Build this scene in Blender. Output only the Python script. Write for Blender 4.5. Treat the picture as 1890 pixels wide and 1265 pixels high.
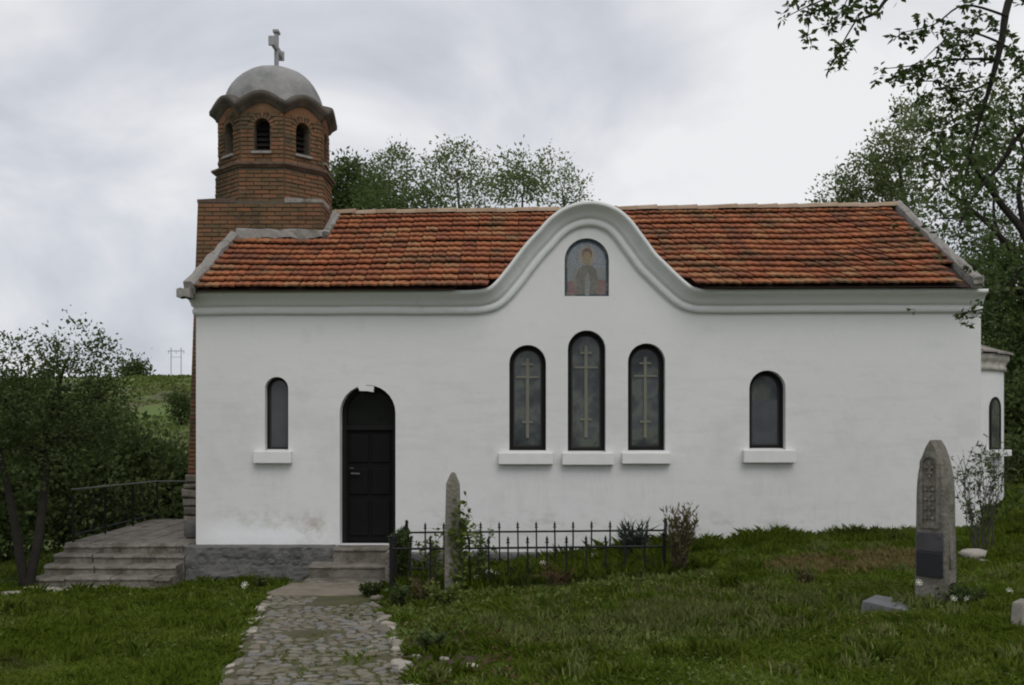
import bpy, math, random
import numpy as np
from mathutils import Vector, noise as mnoise
from mathutils.geometry import tessellate_polygon

sc = bpy.context.scene
for o in list(bpy.data.objects):
    bpy.data.objects.remove(o)
COL = sc.collection
random.seed(7)
RNG = np.random.default_rng(11)
R = math.radians

# ------------------------------------------------------------------ camera
CZ = 1.68
F = 1837.5                      # focal length in photo pixels (35 mm lens)
cd = bpy.data.cameras.new('camera')
cd.lens = 35.0
cd.sensor_width = 36.0
cd.shift_y = 0.078
cd.clip_start = 0.1
cd.clip_end = 2000
cam = bpy.data.objects.new('camera', cd)
cam.location = (0, 0, CZ)
cam.rotation_euler = (R(90), 0, 0)
COL.objects.link(cam)
sc.camera = cam

# ------------------------------------------------------------------ sky, sun, exposure
SUN_EL, SUN_AZ = 52.0, 160.0     # elevation; azimuth measured from +Y (behind the church) towards +X
world = bpy.data.worlds.new('World')
sc.world = world
world.use_nodes = True
wn = world.node_tree
wn.nodes.clear()
wo = wn.nodes.new('ShaderNodeOutputWorld')
bg = wn.nodes.new('ShaderNodeBackground')
sky = wn.nodes.new('ShaderNodeTexSky')
sky.sky_type = 'NISHITA'
sky.sun_disc = False
sky.sun_elevation = R(SUN_EL)
sky.sun_rotation = R(SUN_AZ)
bg.inputs['Strength'].default_value = 0.1
tc = wn.nodes.new('ShaderNodeTexCoord')
sep = wn.nodes.new('ShaderNodeSeparateXYZ')
wn.links.new(tc.outputs['Generated'], sep.inputs[0])
zz = wn.nodes.new('ShaderNodeMath'); zz.operation = 'MAXIMUM'; zz.inputs[1].default_value = 0.0
wn.links.new(sep.outputs['Z'], zz.inputs[0])
za = wn.nodes.new('ShaderNodeMath'); za.operation = 'ADD'; za.inputs[1].default_value = 0.55
wn.links.new(zz.outputs[0], za.inputs[0])
dx = wn.nodes.new('ShaderNodeMath'); dx.operation = 'DIVIDE'
dy = wn.nodes.new('ShaderNodeMath'); dy.operation = 'DIVIDE'
wn.links.new(sep.outputs['X'], dx.inputs[0]); wn.links.new(za.outputs[0], dx.inputs[1])
wn.links.new(sep.outputs['Y'], dy.inputs[0]); wn.links.new(za.outputs[0], dy.inputs[1])
cmb = wn.nodes.new('ShaderNodeCombineXYZ')
wn.links.new(dx.outputs[0], cmb.inputs['X']); wn.links.new(dy.outputs[0], cmb.inputs['Y'])
mp = wn.nodes.new('ShaderNodeMapping')
mp.inputs['Location'].default_value = (36.036, 4.528, 0.0)
wn.links.new(cmb.outputs[0], mp.inputs['Vector'])
nz = wn.nodes.new('ShaderNodeTexNoise')
nz.inputs['Scale'].default_value = 2.3
nz.inputs['Detail'].default_value = 6.0
nz.inputs['Roughness'].default_value = 0.5
nz.inputs['Distortion'].default_value = 0.35
wn.links.new(mp.outputs[0], nz.inputs['Vector'])
rp = wn.nodes.new('ShaderNodeValToRGB')
e = rp.color_ramp.elements
e[0].position = 0.36; e[0].color = (5.0, 5.25, 5.9, 1)
e[1].position = 0.60; e[1].color = (8.9, 8.9, 8.98, 1)
e2 = rp.color_ramp.elements.new(0.47); e2.color = (6.5, 6.7, 7.2, 1)
wn.links.new(nz.outputs['Fac'], rp.inputs['Fac'])
mx = wn.nodes.new('ShaderNodeMix'); mx.data_type = 'RGBA'
mx.inputs['Factor'].default_value = 0.93         # thick overcast: only a little of the clear sky shows through
wn.links.new(sky.outputs[0], mx.inputs['A'])
wn.links.new(rp.outputs['Color'], mx.inputs['B'])
wn.links.new(mx.outputs['Result'], bg.inputs['Color'])
wn.links.new(bg.outputs[0], wo.inputs['Surface'])

sd = bpy.data.lights.new('sun', 'SUN')
sd.energy = 1.1
sd.angle = R(35)
sd.color = (1.0, 0.96, 0.9)
sun = bpy.data.objects.new('sun', sd)
COL.objects.link(sun)
_az = R(SUN_AZ); _el = R(SUN_EL)
to_sun = Vector((math.sin(_az) * math.cos(_el), math.cos(_az) * math.cos(_el), math.sin(_el)))
sun.rotation_euler = (-to_sun).to_track_quat('-Z', 'Y').to_euler()

sc.view_settings.view_transform = 'Standard'
sc.view_settings.look = 'None'
sc.view_settings.exposure = 0.0
sc.view_settings.gamma = 1.0
sc.view_settings.use_curve_mapping = False
sc.render.engine = 'CYCLES'
sc.cycles.filter_width = 2.0
sc.cycles.use_denoising = True
sc.cycles.max_bounces = 6
sc.cycles.diffuse_bounces = 3
sc.cycles.transparent_max_bounces = 4
sc.cycles.use_adaptive_sampling = True

# ------------------------------------------------------------------ helpers
def P(px, py, Y):
    return Vector(((px - 945) * Y / F, Y, CZ - (py - 780) * Y / F))

def lerp(a, b, t):
    return a + (b - a) * t

class MB:
    """collects geometry and links it as one mesh object"""
    def __init__(self):
        self.v = []; self.f = []; self.m = []; self.mi = 0; self.sm = []
        self.smooth = False
    def face(self, idx):
        self.f.append(tuple(idx)); self.m.append(self.mi); self.sm.append(self.smooth)
    def vert(self, p):
        self.v.append((p[0], p[1], p[2])); return len(self.v) - 1
    def poly(self, pts):
        self.face([self.vert(p) for p in pts])
    def box(self, x0, x1, y0, y1, z0, z1):
        b = len(self.v)
        for p in ((x0,y0,z0),(x1,y0,z0),(x1,y1,z0),(x0,y1,z0),(x0,y0,z1),(x1,y0,z1),(x1,y1,z1),(x0,y1,z1)):
            self.v.append(p)
        for q in ((0,3,2,1),(4,5,6,7),(0,1,5,4),(1,2,6,5),(2,3,7,6),(3,0,4,7)):
            self.face([b + i for i in q])
    def obox(self, O, U, V, N, lu, lv, ln, cham=0.0):
        """box centred on O with axes U,V,N, half sizes; optional chamfer on the +N face"""
        O = Vector(O); b = len(self.v)
        for s in (-1, 1):
            c = cham if s > 0 else 0
            for su, sv in ((-1,-1),(1,-1),(1,1),(-1,1)):
                p = O + U*su*(lu-c) + V*sv*(lv-c) + N*s*ln
                self.v.append(tuple(p))
        if cham:
            for su, sv in ((-1,-1),(1,-1),(1,1),(-1,1)):
                p = O + U*su*lu + V*sv*lv + N*(ln-cham)
                self.v.append(tuple(p))
            self.face([b+3,b+2,b+1,b]); self.face([b+4,b+5,b+6,b+7])
            for i in range(4):
                j = (i+1) % 4
                self.face([b+i,b+j,b+8+j,b+8+i]); self.face([b+8+i,b+8+j,b+4+j,b+4+i])
        else:
            for q in ((0,3,2,1),(4,5,6,7),(0,1,5,4),(1,2,6,5),(2,3,7,6),(3,0,4,7)):
                self.face([b + i for i in q])
    def tube(self, pts, rad, n=6, caps=True):
        pts = [Vector(p) for p in pts]
        if not hasattr(rad, '__len__'): rad = [rad]*len(pts)
        b = len(self.v); ref = Vector((0.3, 0.2, 1)).normalized()
        for i, p in enumerate(pts):
            d = (pts[min(i+1, len(pts)-1)] - pts[max(i-1, 0)])
            d = d.normalized() if d.length > 1e-9 else Vector((0,0,1))
            if abs(d.dot(ref)) > .95: a = d.orthogonal().normalized()
            else: a = d.cross(ref).normalized()
            c = d.cross(a)
            for k in range(n):
                t = 2*math.pi*k/n
                self.v.append(tuple(p + a*(math.cos(t)*rad[i]) + c*(math.sin(t)*rad[i])))
        for i in range(len(pts)-1):
            for k in range(n):
                k2 = (k+1) % n
                self.face([b+i*n+k, b+i*n+k2, b+(i+1)*n+k2, b+(i+1)*n+k])
        if caps:
            self.face([b+k for k in range(n)][::-1])
            self.face([b+(len(pts)-1)*n+k for k in range(n)])
    def lathe(self, c, prof, n=24, a0=0.0, a1=2*math.pi, rfun=None):
        """profile of (r, z) turned round the vertical through c"""
        b = len(self.v); full = abs(a1-a0-2*math.pi) < 1e-6
        cols = n if full else n+1
        for (r, z) in prof:
            for k in range(cols):
                t = a0 + (a1-a0)*k/n
                rr = r*(rfun(t, z) if rfun else 1)
                self.v.append((c[0]+rr*math.sin(t), c[1]-rr*math.cos(t), c[2]+z))
        for i in range(len(prof)-1):
            for k in range(n):
                k2 = (k+1) % cols
                self.face([b+i*cols+k, b+i*cols+k2, b+(i+1)*cols+k2, b+(i+1)*cols+k])
    def holed(self, outer, holes, to3):
        """flat 2-D polygon with holes; to3 maps (u,v) to 3-D"""
        loops = [[Vector((p[0], p[1], 0)) for p in outer]] + [[Vector((p[0], p[1], 0)) for p in h] for h in holes]
        flat = [p for l in loops for p in l]
        b = len(self.v)
        for p in flat: self.v.append(tuple(to3(p.x, p.y)))
        for t in tessellate_polygon(loops):
            a, c, d = (flat[i] for i in t)
            if (c-a).cross(d-a).z < 0: t = (t[0], t[2], t[1])
            self.face([b+i for i in t])
    def prism(self, outline, to3, d0, d1, N):
        """outline (u,v) extruded along N from d0 to d1, both ends closed"""
        n = len(outline); b = len(self.v)
        for d in (d0, d1):
            for (u, v) in outline:
                self.v.append(tuple(Vector(to3(u, v)) + N*d))
        for i in range(n):
            j = (i+1) % n
            self.face([b+i, b+j, b+n+j, b+n+i])
        self.face([b+i for i in range(n)][::-1]); self.face([b+n+i for i in range(n)])
    def mesh(self, name, mats):
        me = bpy.data.meshes.new(name)
        me.from_pydata(self.v, [], self.f)
        if not isinstance(mats, (list, tuple)): mats = [mats]
        for m in mats: me.materials.append(m)
        me.polygons.foreach_set('material_index', self.m)
        me.polygons.foreach_set('use_smooth', self.sm)
        me.update()
        return me
    def build(self, name, mats, parent=None, **kw):
        return link(name, self.mesh(name, mats), parent, **kw)

def link(name, data, parent=None, label=None, cat=None, group=None, kind=None):
    o = bpy.data.objects.new(name, data)
    COL.objects.link(o)
    if parent is not None: o.parent = parent
    return tag(o, label, cat, group, kind)

def tag(o, label=None, cat=None, group=None, kind=None):
    if label: o['label'] = label
    if cat: o['category'] = cat
    if group: o['group'] = group
    if kind: o['kind'] = kind
    return o

def thing(name, label, cat, loc=(0,0,0), group=None, rz=0):
    o = link(name, None, None, label, cat, group)
    o.location = loc; o.rotation_euler = (0, 0, rz)
    o.empty_display_size = .1
    return o

def np_mesh(name, verts, quads, mats, smooth=False):
    """verts (N,3); faces (M,k) all the same size"""
    me = bpy.data.meshes.new(name)
    k = quads.shape[1]
    me.vertices.add(len(verts)); me.vertices.foreach_set('co', np.ascontiguousarray(verts, dtype=np.float32).ravel())
    me.loops.add(quads.size); me.loops.foreach_set('vertex_index', np.ascontiguousarray(quads, dtype=np.int32).ravel())
    me.polygons.add(len(quads))
    me.polygons.foreach_set('loop_start', np.arange(0, quads.size, k, dtype=np.int32))
    if smooth: me.polygons.foreach_set('use_smooth', np.ones(len(quads), dtype=bool))
    me.update(calc_edges=True)
    if not isinstance(mats, (list, tuple)): mats = [mats]
    for m in mats: me.materials.append(m)
    return me

# ------------------------------------------------------------------ materials
def mat(name, stops, rough=.85, noise_scale=3.0, noise_amt=.35, dark=None, bump=0.0, bump_scale=40.0, rnd=0.0,
        spec=.3, translucent=0.0, detail=5.0, metallic=0.0, dist=.01, patch=None):
    """stops: list of colours; picked by a mix of per-piece randomness (rnd) and world-space noise (noise_amt)"""
    m = bpy.data.materials.new(name); m.use_nodes = True
    nt = m.node_tree; nt.nodes.clear(); L = nt.links.new
    out = nt.nodes.new('ShaderNodeOutputMaterial')
    bs = nt.nodes.new('ShaderNodeBsdfPrincipled')
    bs.inputs['Roughness'].default_value = rough
    bs.inputs['Specular IOR Level'].default_value = spec
    bs.inputs['Metallic'].default_value = metallic
    geo = nt.nodes.new('ShaderNodeNewGeometry')
    n = nt.nodes.new('ShaderNodeTexNoise'); n.inputs['Scale'].default_value = noise_scale
    n.inputs['Detail'].default_value = detail; n.inputs['Roughness'].default_value = .6
    L(geo.outputs['Position'], n.inputs['Vector'])
    ctr = nt.nodes.new('ShaderNodeMath'); ctr.operation = 'MULTIPLY_ADD'
    ctr.inputs[1].default_value = 2.2*noise_amt; ctr.inputs[2].default_value = .5 - 1.1*noise_amt
    L(n.outputs['Fac'], ctr.inputs[0]); fac = ctr.outputs[0]
    if rnd:
        oi = nt.nodes.new('ShaderNodeObjectInfo')
        ad = nt.nodes.new('ShaderNodeMath'); ad.operation = 'ADD'
        L(oi.outputs['Random'], ad.inputs[0]); L(geo.outputs['Random Per Island'], ad.inputs[1])
        fr = nt.nodes.new('ShaderNodeMath'); fr.operation = 'FRACT'; L(ad.outputs[0], fr.inputs[0])
        ma = nt.nodes.new('ShaderNodeMath'); ma.operation = 'MULTIPLY_ADD'
        ma.inputs[1].default_value = rnd; ma.inputs[2].default_value = -.5*rnd
        L(fr.outputs[0], ma.inputs[0])
        a2 = nt.nodes.new('ShaderNodeMath'); a2.operation = 'ADD'
        L(fac, a2.inputs[0]); L(ma.outputs[0], a2.inputs[1]); fac = a2.outputs[0]
    r = nt.nodes.new('ShaderNodeValToRGB'); els = r.color_ramp.elements
    while len(els) < len(stops): els.new(.5)
    for i, c in enumerate(stops):
        els[i].position = i/(len(stops)-1) if len(stops) > 1 else 0
        els[i].color = (*c, 1)
    L(fac, r.inputs['Fac']); col = r.outputs['Color']
    if patch:      # (colour, scale, threshold, amount): lichen, moss, dry grass ... with a shape of its own
        for (pc, ps, pt, pa) in (patch if isinstance(patch, list) else [patch]):
            pn = nt.nodes.new('ShaderNodeTexNoise'); pn.inputs['Scale'].default_value = ps; pn.inputs['Detail'].default_value = 6
            pn.inputs['Roughness'].default_value = .65
            L(geo.outputs['Position'], pn.inputs['Vector'])
            mr = nt.nodes.new('ShaderNodeMapRange'); mr.inputs['From Min'].default_value = pt; mr.inputs['From Max'].default_value = pt+.14
            mr.inputs['To Max'].default_value = pa
            L(pn.outputs['Fac'], mr.inputs['Value'])
            mm = nt.nodes.new('ShaderNodeMix'); mm.data_type = 'RGBA'
            L(mr.outputs[0], mm.inputs['Factor']); L(col, mm.inputs['A']); mm.inputs['B'].default_value = (*pc, 1)
            col = mm.outputs['Result']
    L(col, bs.inputs['Base Color'])
    if bump:
        bn = nt.nodes.new('ShaderNodeTexNoise'); bn.inputs['Scale'].default_value = bump_scale; bn.inputs['Detail'].default_value = 6
        L(geo.outputs['Position'], bn.inputs['Vector'])
        bp = nt.nodes.new('ShaderNodeBump'); bp.inputs['Strength'].default_value = bump; bp.inputs['Distance'].default_value = dist
        L(bn.outputs['Fac'], bp.inputs['Height']); L(bp.outputs[0], bs.inputs['Normal'])
    sh = bs.outputs[0]
    if translucent:
        tr = nt.nodes.new('ShaderNodeBsdfTranslucent'); L(col, tr.inputs['Color'])
        ms = nt.nodes.new('ShaderNodeMixShader'); ms.inputs[0].default_value = translucent
        L(sh, ms.inputs[1]); L(tr.outputs[0], ms.inputs[2]); sh = ms.outputs[0]
    L(sh, out.inputs['Surface'])
    return m

def plaster_mat():
    m = mat('white_plaster', [(.62,.625,.615),(.70,.70,.695),(.745,.745,.745)], rough=.9, noise_scale=.55, noise_amt=.5, bump=.14,
            bump_scale=7, dist=.03, patch=[((.58,.59,.58), 2.6, .57, .4)])
    nt = m.node_tree; L = nt.links.new
    bs = next(n for n in nt.nodes if n.type == 'BSDF_PRINCIPLED')
    src = bs.inputs['Base Color'].links[0].from_socket
    geo = next(n for n in nt.nodes if n.type == 'NEW_GEOMETRY')
    sp = nt.nodes.new('ShaderNodeSeparateXYZ'); L(geo.outputs['Position'], sp.inputs[0])
    # splash-back algae and bare mortar near the foot of the wall (real stains: a ragged band by height)
    def stain(col, scale, thr, z0, z1, x0, x1, amt, stretch=(1,1,1), soft=.45):
        nonlocal src
        mpn = nt.nodes.new('ShaderNodeMapping'); mpn.inputs['Scale'].default_value = stretch
        L(geo.outputs['Position'], mpn.inputs['Vector'])
        n = nt.nodes.new('ShaderNodeTexNoise'); n.inputs['Scale'].default_value = scale; n.inputs['Detail'].default_value = 7
        n.inputs['Roughness'].default_value = .7
        L(mpn.outputs[0], n.inputs['Vector'])
        a = nt.nodes.new('ShaderNodeMapRange'); a.inputs['From Min'].default_value = thr; a.inputs['From Max'].default_value = thr+.16
        L(n.outputs['Fac'], a.inputs['Value'])
        def win(sock, lo, hi, soft):
            r1 = nt.nodes.new('ShaderNodeMapRange'); r1.inputs['From Min'].default_value = lo; r1.inputs['From Max'].default_value = lo+soft
            r2 = nt.nodes.new('ShaderNodeMapRange'); r2.inputs['From Min'].default_value = hi; r2.inputs['From Max'].default_value = hi-soft
            L(sock, r1.inputs['Value']); L(sock, r2.inputs['Value'])
            mu = nt.nodes.new('ShaderNodeMath'); mu.operation = 'MULTIPLY'; L(r1.outputs[0], mu.inputs[0]); L(r2.outputs[0], mu.inputs[1])
            return mu.outputs[0]
        w = nt.nodes.new('ShaderNodeMath'); w.operation = 'MULTIPLY'
        L(win(sp.outputs['Z'], z0, z1, (z1-z0)*.45), w.inputs[0]); L(win(sp.outputs['X'], x0, x1, soft), w.inputs[1])
        w2 = nt.nodes.new('ShaderNodeMath'); w2.operation = 'MULTIPLY'; L(w.outputs[0], w2.inputs[0]); L(a.outputs[0], w2.inputs[1])
        w3 = nt.nodes.new('ShaderNodeMath'); w3.operation = 'MULTIPLY'; L(w2.outputs[0], w3.inputs[0]); w3.inputs[1].default_value = amt
        mm = nt.nodes.new('ShaderNodeMix'); mm.data_type = 'RGBA'
        L(w3.outputs[0], mm.inputs['Factor']); L(src, mm.inputs['A']); mm.inputs['B'].default_value = (*col, 1)
        src = mm.outputs['Result']
    stain((.33,.35,.24), 4.0, .46, -.05, .60, -4.3, -2.5, .6, (1,1,1.6))
    stain((.85,.86,.88), 2.0, .35, -.15, .42, -4.5, -2.3, .8)
    stain((.40,.36,.31), 5.0, .44, -.1, .55, -3.2, -2.35, .9)
    stain((.42,.42,.38), 3.0, .5, -.1, .6, -1.6, 6.6, .5, (1,1,2.0))
    stain((.45,.46,.45), 5.0, .60, .6, 3.0, -4.4, 6.6, .55)
    stain((.54,.55,.545), 2.0, .50, .0, 3.25, -4.6, 6.8, .4, (.5,.5,3.5))
    stain((.53,.535,.52), 2.6, .54, -.3, 1.25, -1.6, 6.6, .25, (3,3,.35))
    stain((.56,.56,.545), 1.1, .48, -.3, 3.3, -4.6, 6.8, .5)
    for a_, b_ in ((-3.6,-3.03), (-.22,.60), (.67,1.45), (1.50,2.23), (3.17,3.95)):
        stain((.43,.43,.40), 7.0, .47, .35, 1.16, a_, b_, .2, (2.2,2.2,.4), .12)
    L(src, bs.inputs['Base Color'])
    return m

M = {}
M['plaster'] = plaster_mat()
M['trim'] = mat('white_cornice_render', [(.64,.655,.645),(.72,.73,.72),(.77,.775,.77)], rough=.9, noise_scale=1.6, noise_amt=.5, bump=.2, bump_scale=14, dist=.02,
                patch=[((.50,.53,.515), 3.4, .58, .45), ((.33,.33,.30), 9, .66, .6)])
M['sill'] = mat('sill_render', [(.62,.62,.60),(.76,.76,.75)], noise_scale=6, noise_amt=.4, bump=.15)
M['coping'] = mat('coping_mortar', [(.15,.14,.125),(.26,.245,.225),(.38,.365,.345)], noise_scale=5, noise_amt=.6, bump=.5, bump_scale=18, dist=.03,
                  patch=[((.09,.08,.06), 5, .52, .85), ((.16,.075,.045), 7, .62, .6)])
M['concrete'] = mat('concrete', [(.10,.09,.075),(.17,.152,.13),(.24,.22,.19)], noise_scale=4, noise_amt=.8, bump=.9, bump_scale=16, dist=.03,
                    patch=[((.075,.07,.045), 3.2, .50, .75), ((.30,.275,.24), 6, .60, .5)])
M['pad'] = mat('tan_concrete', [(.13,.112,.085),(.205,.175,.135),(.26,.225,.18)], noise_scale=6, noise_amt=.8, bump=.6, bump_scale=25, dist=.02, patch=[((.09,.085,.05), 4, .52, .7)])
M['dome'] = mat('dome_render', [(.16,.165,.16),(.25,.245,.24),(.37,.36,.35)], noise_scale=2.3, noise_amt=.7, bump=.3, bump_scale=16, dist=.02,
                patch=[((.13,.15,.14), 2.6, .54, .75), ((.5,.5,.49), 4.5, .6, .5)])
M['dark_cornice'] = mat('weathered_cornice', [(.04,.036,.033),(.09,.076,.062),(.17,.145,.12)], noise_scale=4, noise_amt=.6, bump=.4, bump_scale=20, dist=.02)
M['mould'] = mat('brick_moulding', [(.05,.042,.036),(.11,.075,.055),(.22,.17,.13)], noise_scale=6, noise_amt=.7, bump=.4, bump_scale=25)
M['brick'] = mat('brick', [(.085,.065,.042),(.13,.09,.052),(.165,.098,.055),(.19,.105,.058),(.22,.10,.055),(.19,.145,.09)], rough=.95, noise_scale=5, noise_amt=.45, rnd=.6, spec=.1,
                 bump=.4, bump_scale=50, dist=.006, patch=[((.07,.06,.045), 2.2, .55, .55), ((.30,.26,.20), 11, .62, .7), ((.05,.045,.03), 1.1, .50, .7), ((.06,.055,.045), 4.5, .56, .6)])
M['mortar'] = mat('brick_mortar', [(.06,.05,.036),(.13,.11,.08)], noise_scale=7, noise_amt=.6, bump=.5, bump_scale=40)
M['rubble'] = mat('rubble_stone', [(.075,.075,.072),(.105,.104,.10),(.135,.132,.126),(.17,.165,.155)], noise_scale=6, noise_amt=.7, rnd=.25, bump=.6, bump_scale=22, dist=.02,
                  patch=[((.05,.06,.03), 5, .6, .5)])
M['pale_stone'] = mat('pale_stone', [(.18,.165,.14),(.29,.265,.225),(.42,.39,.34)], noise_scale=8, noise_amt=.45, rnd=.6, bump=.6, bump_scale=22, dist=.015,
                      patch=[((.17,.15,.10), 7, .56, .6)])
M['edging'] = mat('edging_stone', [(.12,.105,.082),(.21,.19,.15),(.32,.29,.24),(.42,.385,.33)], noise_scale=9, noise_amt=.3, rnd=.9, bump=.6, bump_scale=22, dist=.015,
                    patch=[((.09,.085,.05), 6, .54, .7)])
M['foundation'] = mat('foundation_stone', [(.09,.08,.065),(.17,.15,.125),(.27,.25,.215)], noise_scale=9, noise_amt=.6, rnd=.6, bump=.6, bump_scale=22)
M['tile'] = mat('clay_tile', [(.10,.045,.030),(.18,.066,.036),(.26,.086,.040),(.32,.108,.045),(.31,.16,.075),(.19,.085,.052)], rough=.8, noise_scale=1.6, noise_amt=.45, rnd=.5,
                bump=.25, bump_scale=45, dist=.006, patch=[((.10,.075,.040), 1.9, .50, .7), ((.34,.25,.12), 5.5, .62, .6), ((.06,.05,.035), 8, .60, .7)])
M['ridge_tile'] = mat('ridge_tile', [(.22,.14,.09),(.31,.22,.15),(.38,.30,.22)], noise_scale=4, noise_amt=.5, rnd=.5, bump=.4, bump_scale=25)
M['roof_deck'] = mat('roof_deck', [(.03,.02,.015),(.06,.035,.025)], noise_scale=5)
M['frame'] = mat('black_frame', [(.007,.007,.007),(.015,.015,.015)], rough=.7, noise_scale=8, spec=.15)
M['casement'] = mat('charcoal_casement', [(.022,.022,.021),(.04,.039,.037)], rough=.6, noise_scale=9)
M['door'] = mat('black_door', [(.004,.004,.004),(.008,.007,.007)], rough=.75, noise_scale=6, bump=.1, spec=.15)
M['glass_dark'] = mat('dark_fanlight_glass', [(.004,.005,.004),(.012,.015,.009)], rough=.3, noise_scale=5, noise_amt=.9, spec=.1)  # greenish mottling in the base colour stands in for a reflection
M['glass'] = mat('window_glass', [(.012,.015,.018),(.035,.042,.045),(.085,.098,.082),(.05,.056,.064)], rough=.10, noise_scale=2.6, noise_amt=1.4, spec=.5)  # pale and dark blotches paint reflections into the pane colour
M['curtain'] = mat('net_curtain_behind_glass', [(.045,.05,.056),(.085,.092,.10)], rough=.15, noise_scale=5, noise_amt=.7, spec=.5)
M['glass_curtain'] = mat('curtained_glass', [(.045,.05,.055),(.075,.08,.085)], rough=.15, noise_scale=2.5, noise_amt=.7, spec=.5)
M['came'] = mat('pale_cross_bars', [(.13,.135,.11),(.19,.185,.14)], rough=.6, noise_scale=10)
M['shade_black'] = mat('belfry_shade', [(.008,.007,.007),(.015,.013,.012)], noise_scale=4)  # near-black colour carries the shade of the belfry inside
M['louvre'] = mat('dark_louvre', [(.007,.005,.004),(.014,.009,.008)], noise_scale=8)
M['iron'] = mat('black_iron', [(.004,.004,.005),(.011,.010,.010)], rough=.5, noise_scale=14, bump=.1)
M['grey_rail'] = mat('grey_painted_rail', [(.07,.075,.07),(.12,.125,.12)], rough=.5, noise_scale=9)
M['gravestone'] = mat('gravestone', [(.10,.094,.076),(.18,.168,.14),(.28,.262,.228)], noise_scale=9, noise_amt=.75, bump=.9, bump_scale=30, dist=.02,
                      patch=[((.09,.095,.045), 5, .55, .6), ((.30,.29,.25), 12, .64, .6)])
M['plaque'] = mat('dark_plaque', [(.016,.016,.02),(.032,.032,.038)], rough=.35, noise_scale=7)
M['plaque_grey'] = mat('grey_violet_plaque', [(.05,.047,.055),(.085,.08,.088)], rough=.5, noise_scale=9, noise_amt=.8)
M['slab'] = mat('grey_slab', [(.085,.088,.09),(.14,.142,.145),(.20,.20,.205)], noise_scale=7, noise_amt=.6, bump=.3)
M['cross'] = mat('pale_stone_cross', [(.26,.26,.27),(.36,.36,.37)], noise_scale=7, noise_amt=.6, bump=.3)
M['cobble'] = mat('cobble', [(.095,.083,.062),(.15,.13,.098),(.185,.162,.122),(.15,.15,.15),(.24,.21,.16)], rough=.85, noise_scale=9, noise_amt=.3, rnd=.9, bump=.5, bump_scale=30, dist=.01,
                  patch=[((.10,.10,.04), 2.4, .56, .7)])
M['ground'] = mat('earth_and_turf', [(.055,.065,.022),(.08,.085,.034),(.105,.098,.05)], rough=1, noise_scale=1.2, noise_amt=.6, bump=.5, bump_scale=12, dist=.05,
                  patch=[((.105,.15,.034), .12, .42, .95)])
M['path_bed'] = mat('path_bed', [(.045,.042,.022),(.08,.072,.04),(.11,.095,.055)], rough=1, noise_scale=4, noise_amt=.6, bump=.5, bump_scale=20, patch=((.07,.09,.025), 3, .52, .8))
M['soil'] = mat('soil', [(.03,.024,.016),(.06,.044,.03),(.10,.07,.05)], rough=1, noise_scale=7, noise_amt=.7, bump=.7, bump_scale=18, dist=.05)
M['grass'] = mat('grass', [(.11,.15,.017),(.155,.225,.026),(.195,.27,.038),(.28,.305,.085)], rough=.9, noise_scale=.75, noise_amt=.7, rnd=.55, spec=.05, translucent=.5,
                 patch=[((.19,.175,.085), 1.1, .56, .55), ((.05,.085,.02), .8, .55, .6)])
M['palegrass'] = mat('pale_grass', [(.22,.27,.075),(.29,.33,.11),(.34,.355,.15)], rough=.9, noise_scale=2, rnd=.7, translucent=.3, spec=.05)
M['drygrass'] = mat('dry_grass', [(.28,.23,.09),(.36,.28,.12),(.30,.30,.12)], rough=.9, noise_scale=2, rnd=.6, translucent=.25)
M['weed'] = mat('weed_leaves', [(.065,.092,.016),(.10,.14,.024),(.14,.17,.04)], rough=.7, noise_scale=1.5, rnd=.8, translucent=.25)
M['leaf_dark'] = mat('dark_leaves', [(.038,.06,.015),(.062,.092,.024),(.092,.128,.036)], rough=.7, noise_scale=.6, noise_amt=.5, rnd=.7, translucent=.35)
M['leaf_mid'] = mat('green_leaves', [(.05,.08,.022),(.08,.12,.034),(.11,.15,.05)], rough=.7, noise_scale=.5, noise_amt=.5, rnd=.7, translucent=.45)
M['leaf_pale'] = mat('pale_leaves', [(.10,.14,.05),(.15,.195,.075),(.205,.245,.11)], rough=.7, noise_scale=.35, noise_amt=.5, rnd=.7, translucent=.5)
M['leaf_near'] = mat('near_leaves', [(.030,.055,.014),(.05,.082,.02),(.08,.115,.03)], rough=.6, noise_scale=2.5, noise_amt=.5, rnd=.8, translucent=.3)
M['leaf_brown'] = mat('brownish_foliage', [(.075,.06,.025),(.11,.09,.035),(.13,.12,.05)], rough=.8, noise_scale=6, rnd=.8, translucent=.2)
M['leaf_blue'] = mat('blue_green_blades', [(.022,.034,.028),(.04,.055,.045)], rough=.6, noise_scale=6, rnd=.8)
M['leaf_rust'] = mat('reddish_leaves', [(.07,.04,.018),(.11,.07,.025)], rough=.8, noise_scale=6, rnd=.8, translucent=.2)
M['bark'] = mat('bark', [(.010,.009,.007),(.022,.019,.015),(.038,.033,.027)], rough=.95, noise_scale=8, noise_amt=.6, bump=.6, bump_scale=25)
M['bark_grey'] = mat('grey_bark', [(.035,.03,.026),(.065,.058,.05),(.09,.082,.072)], rough=.95, noise_scale=8, noise_amt=.6, bump=.5, bump_scale=25)
M['petal'] = mat('white_petals', [(.42,.44,.34),(.52,.53,.45)], noise_scale=8)
M['pylon'] = mat('grey_pylon', [(.36,.37,.39),(.42,.43,.45)], noise_scale=2)
M['apse_roof'] = mat('grey_brown_slates', [(.16,.14,.125),(.25,.22,.20),(.34,.32,.30)], noise_scale=5, noise_amt=.5, rnd=.6, bump=.4)
def mosaic(name, stops):
    return mat(name, stops, rough=.7, noise_scale=34, noise_amt=1.2, detail=3, bump=.3, bump_scale=70, patch=[((.21,.19,.165), 9, .50, .6), ((.30,.29,.27), 16, .60, .6)])
M['mos_blue'] = mosaic('mosaic_blue', [(.15,.18,.22),(.21,.235,.265),(.28,.295,.31)])
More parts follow.
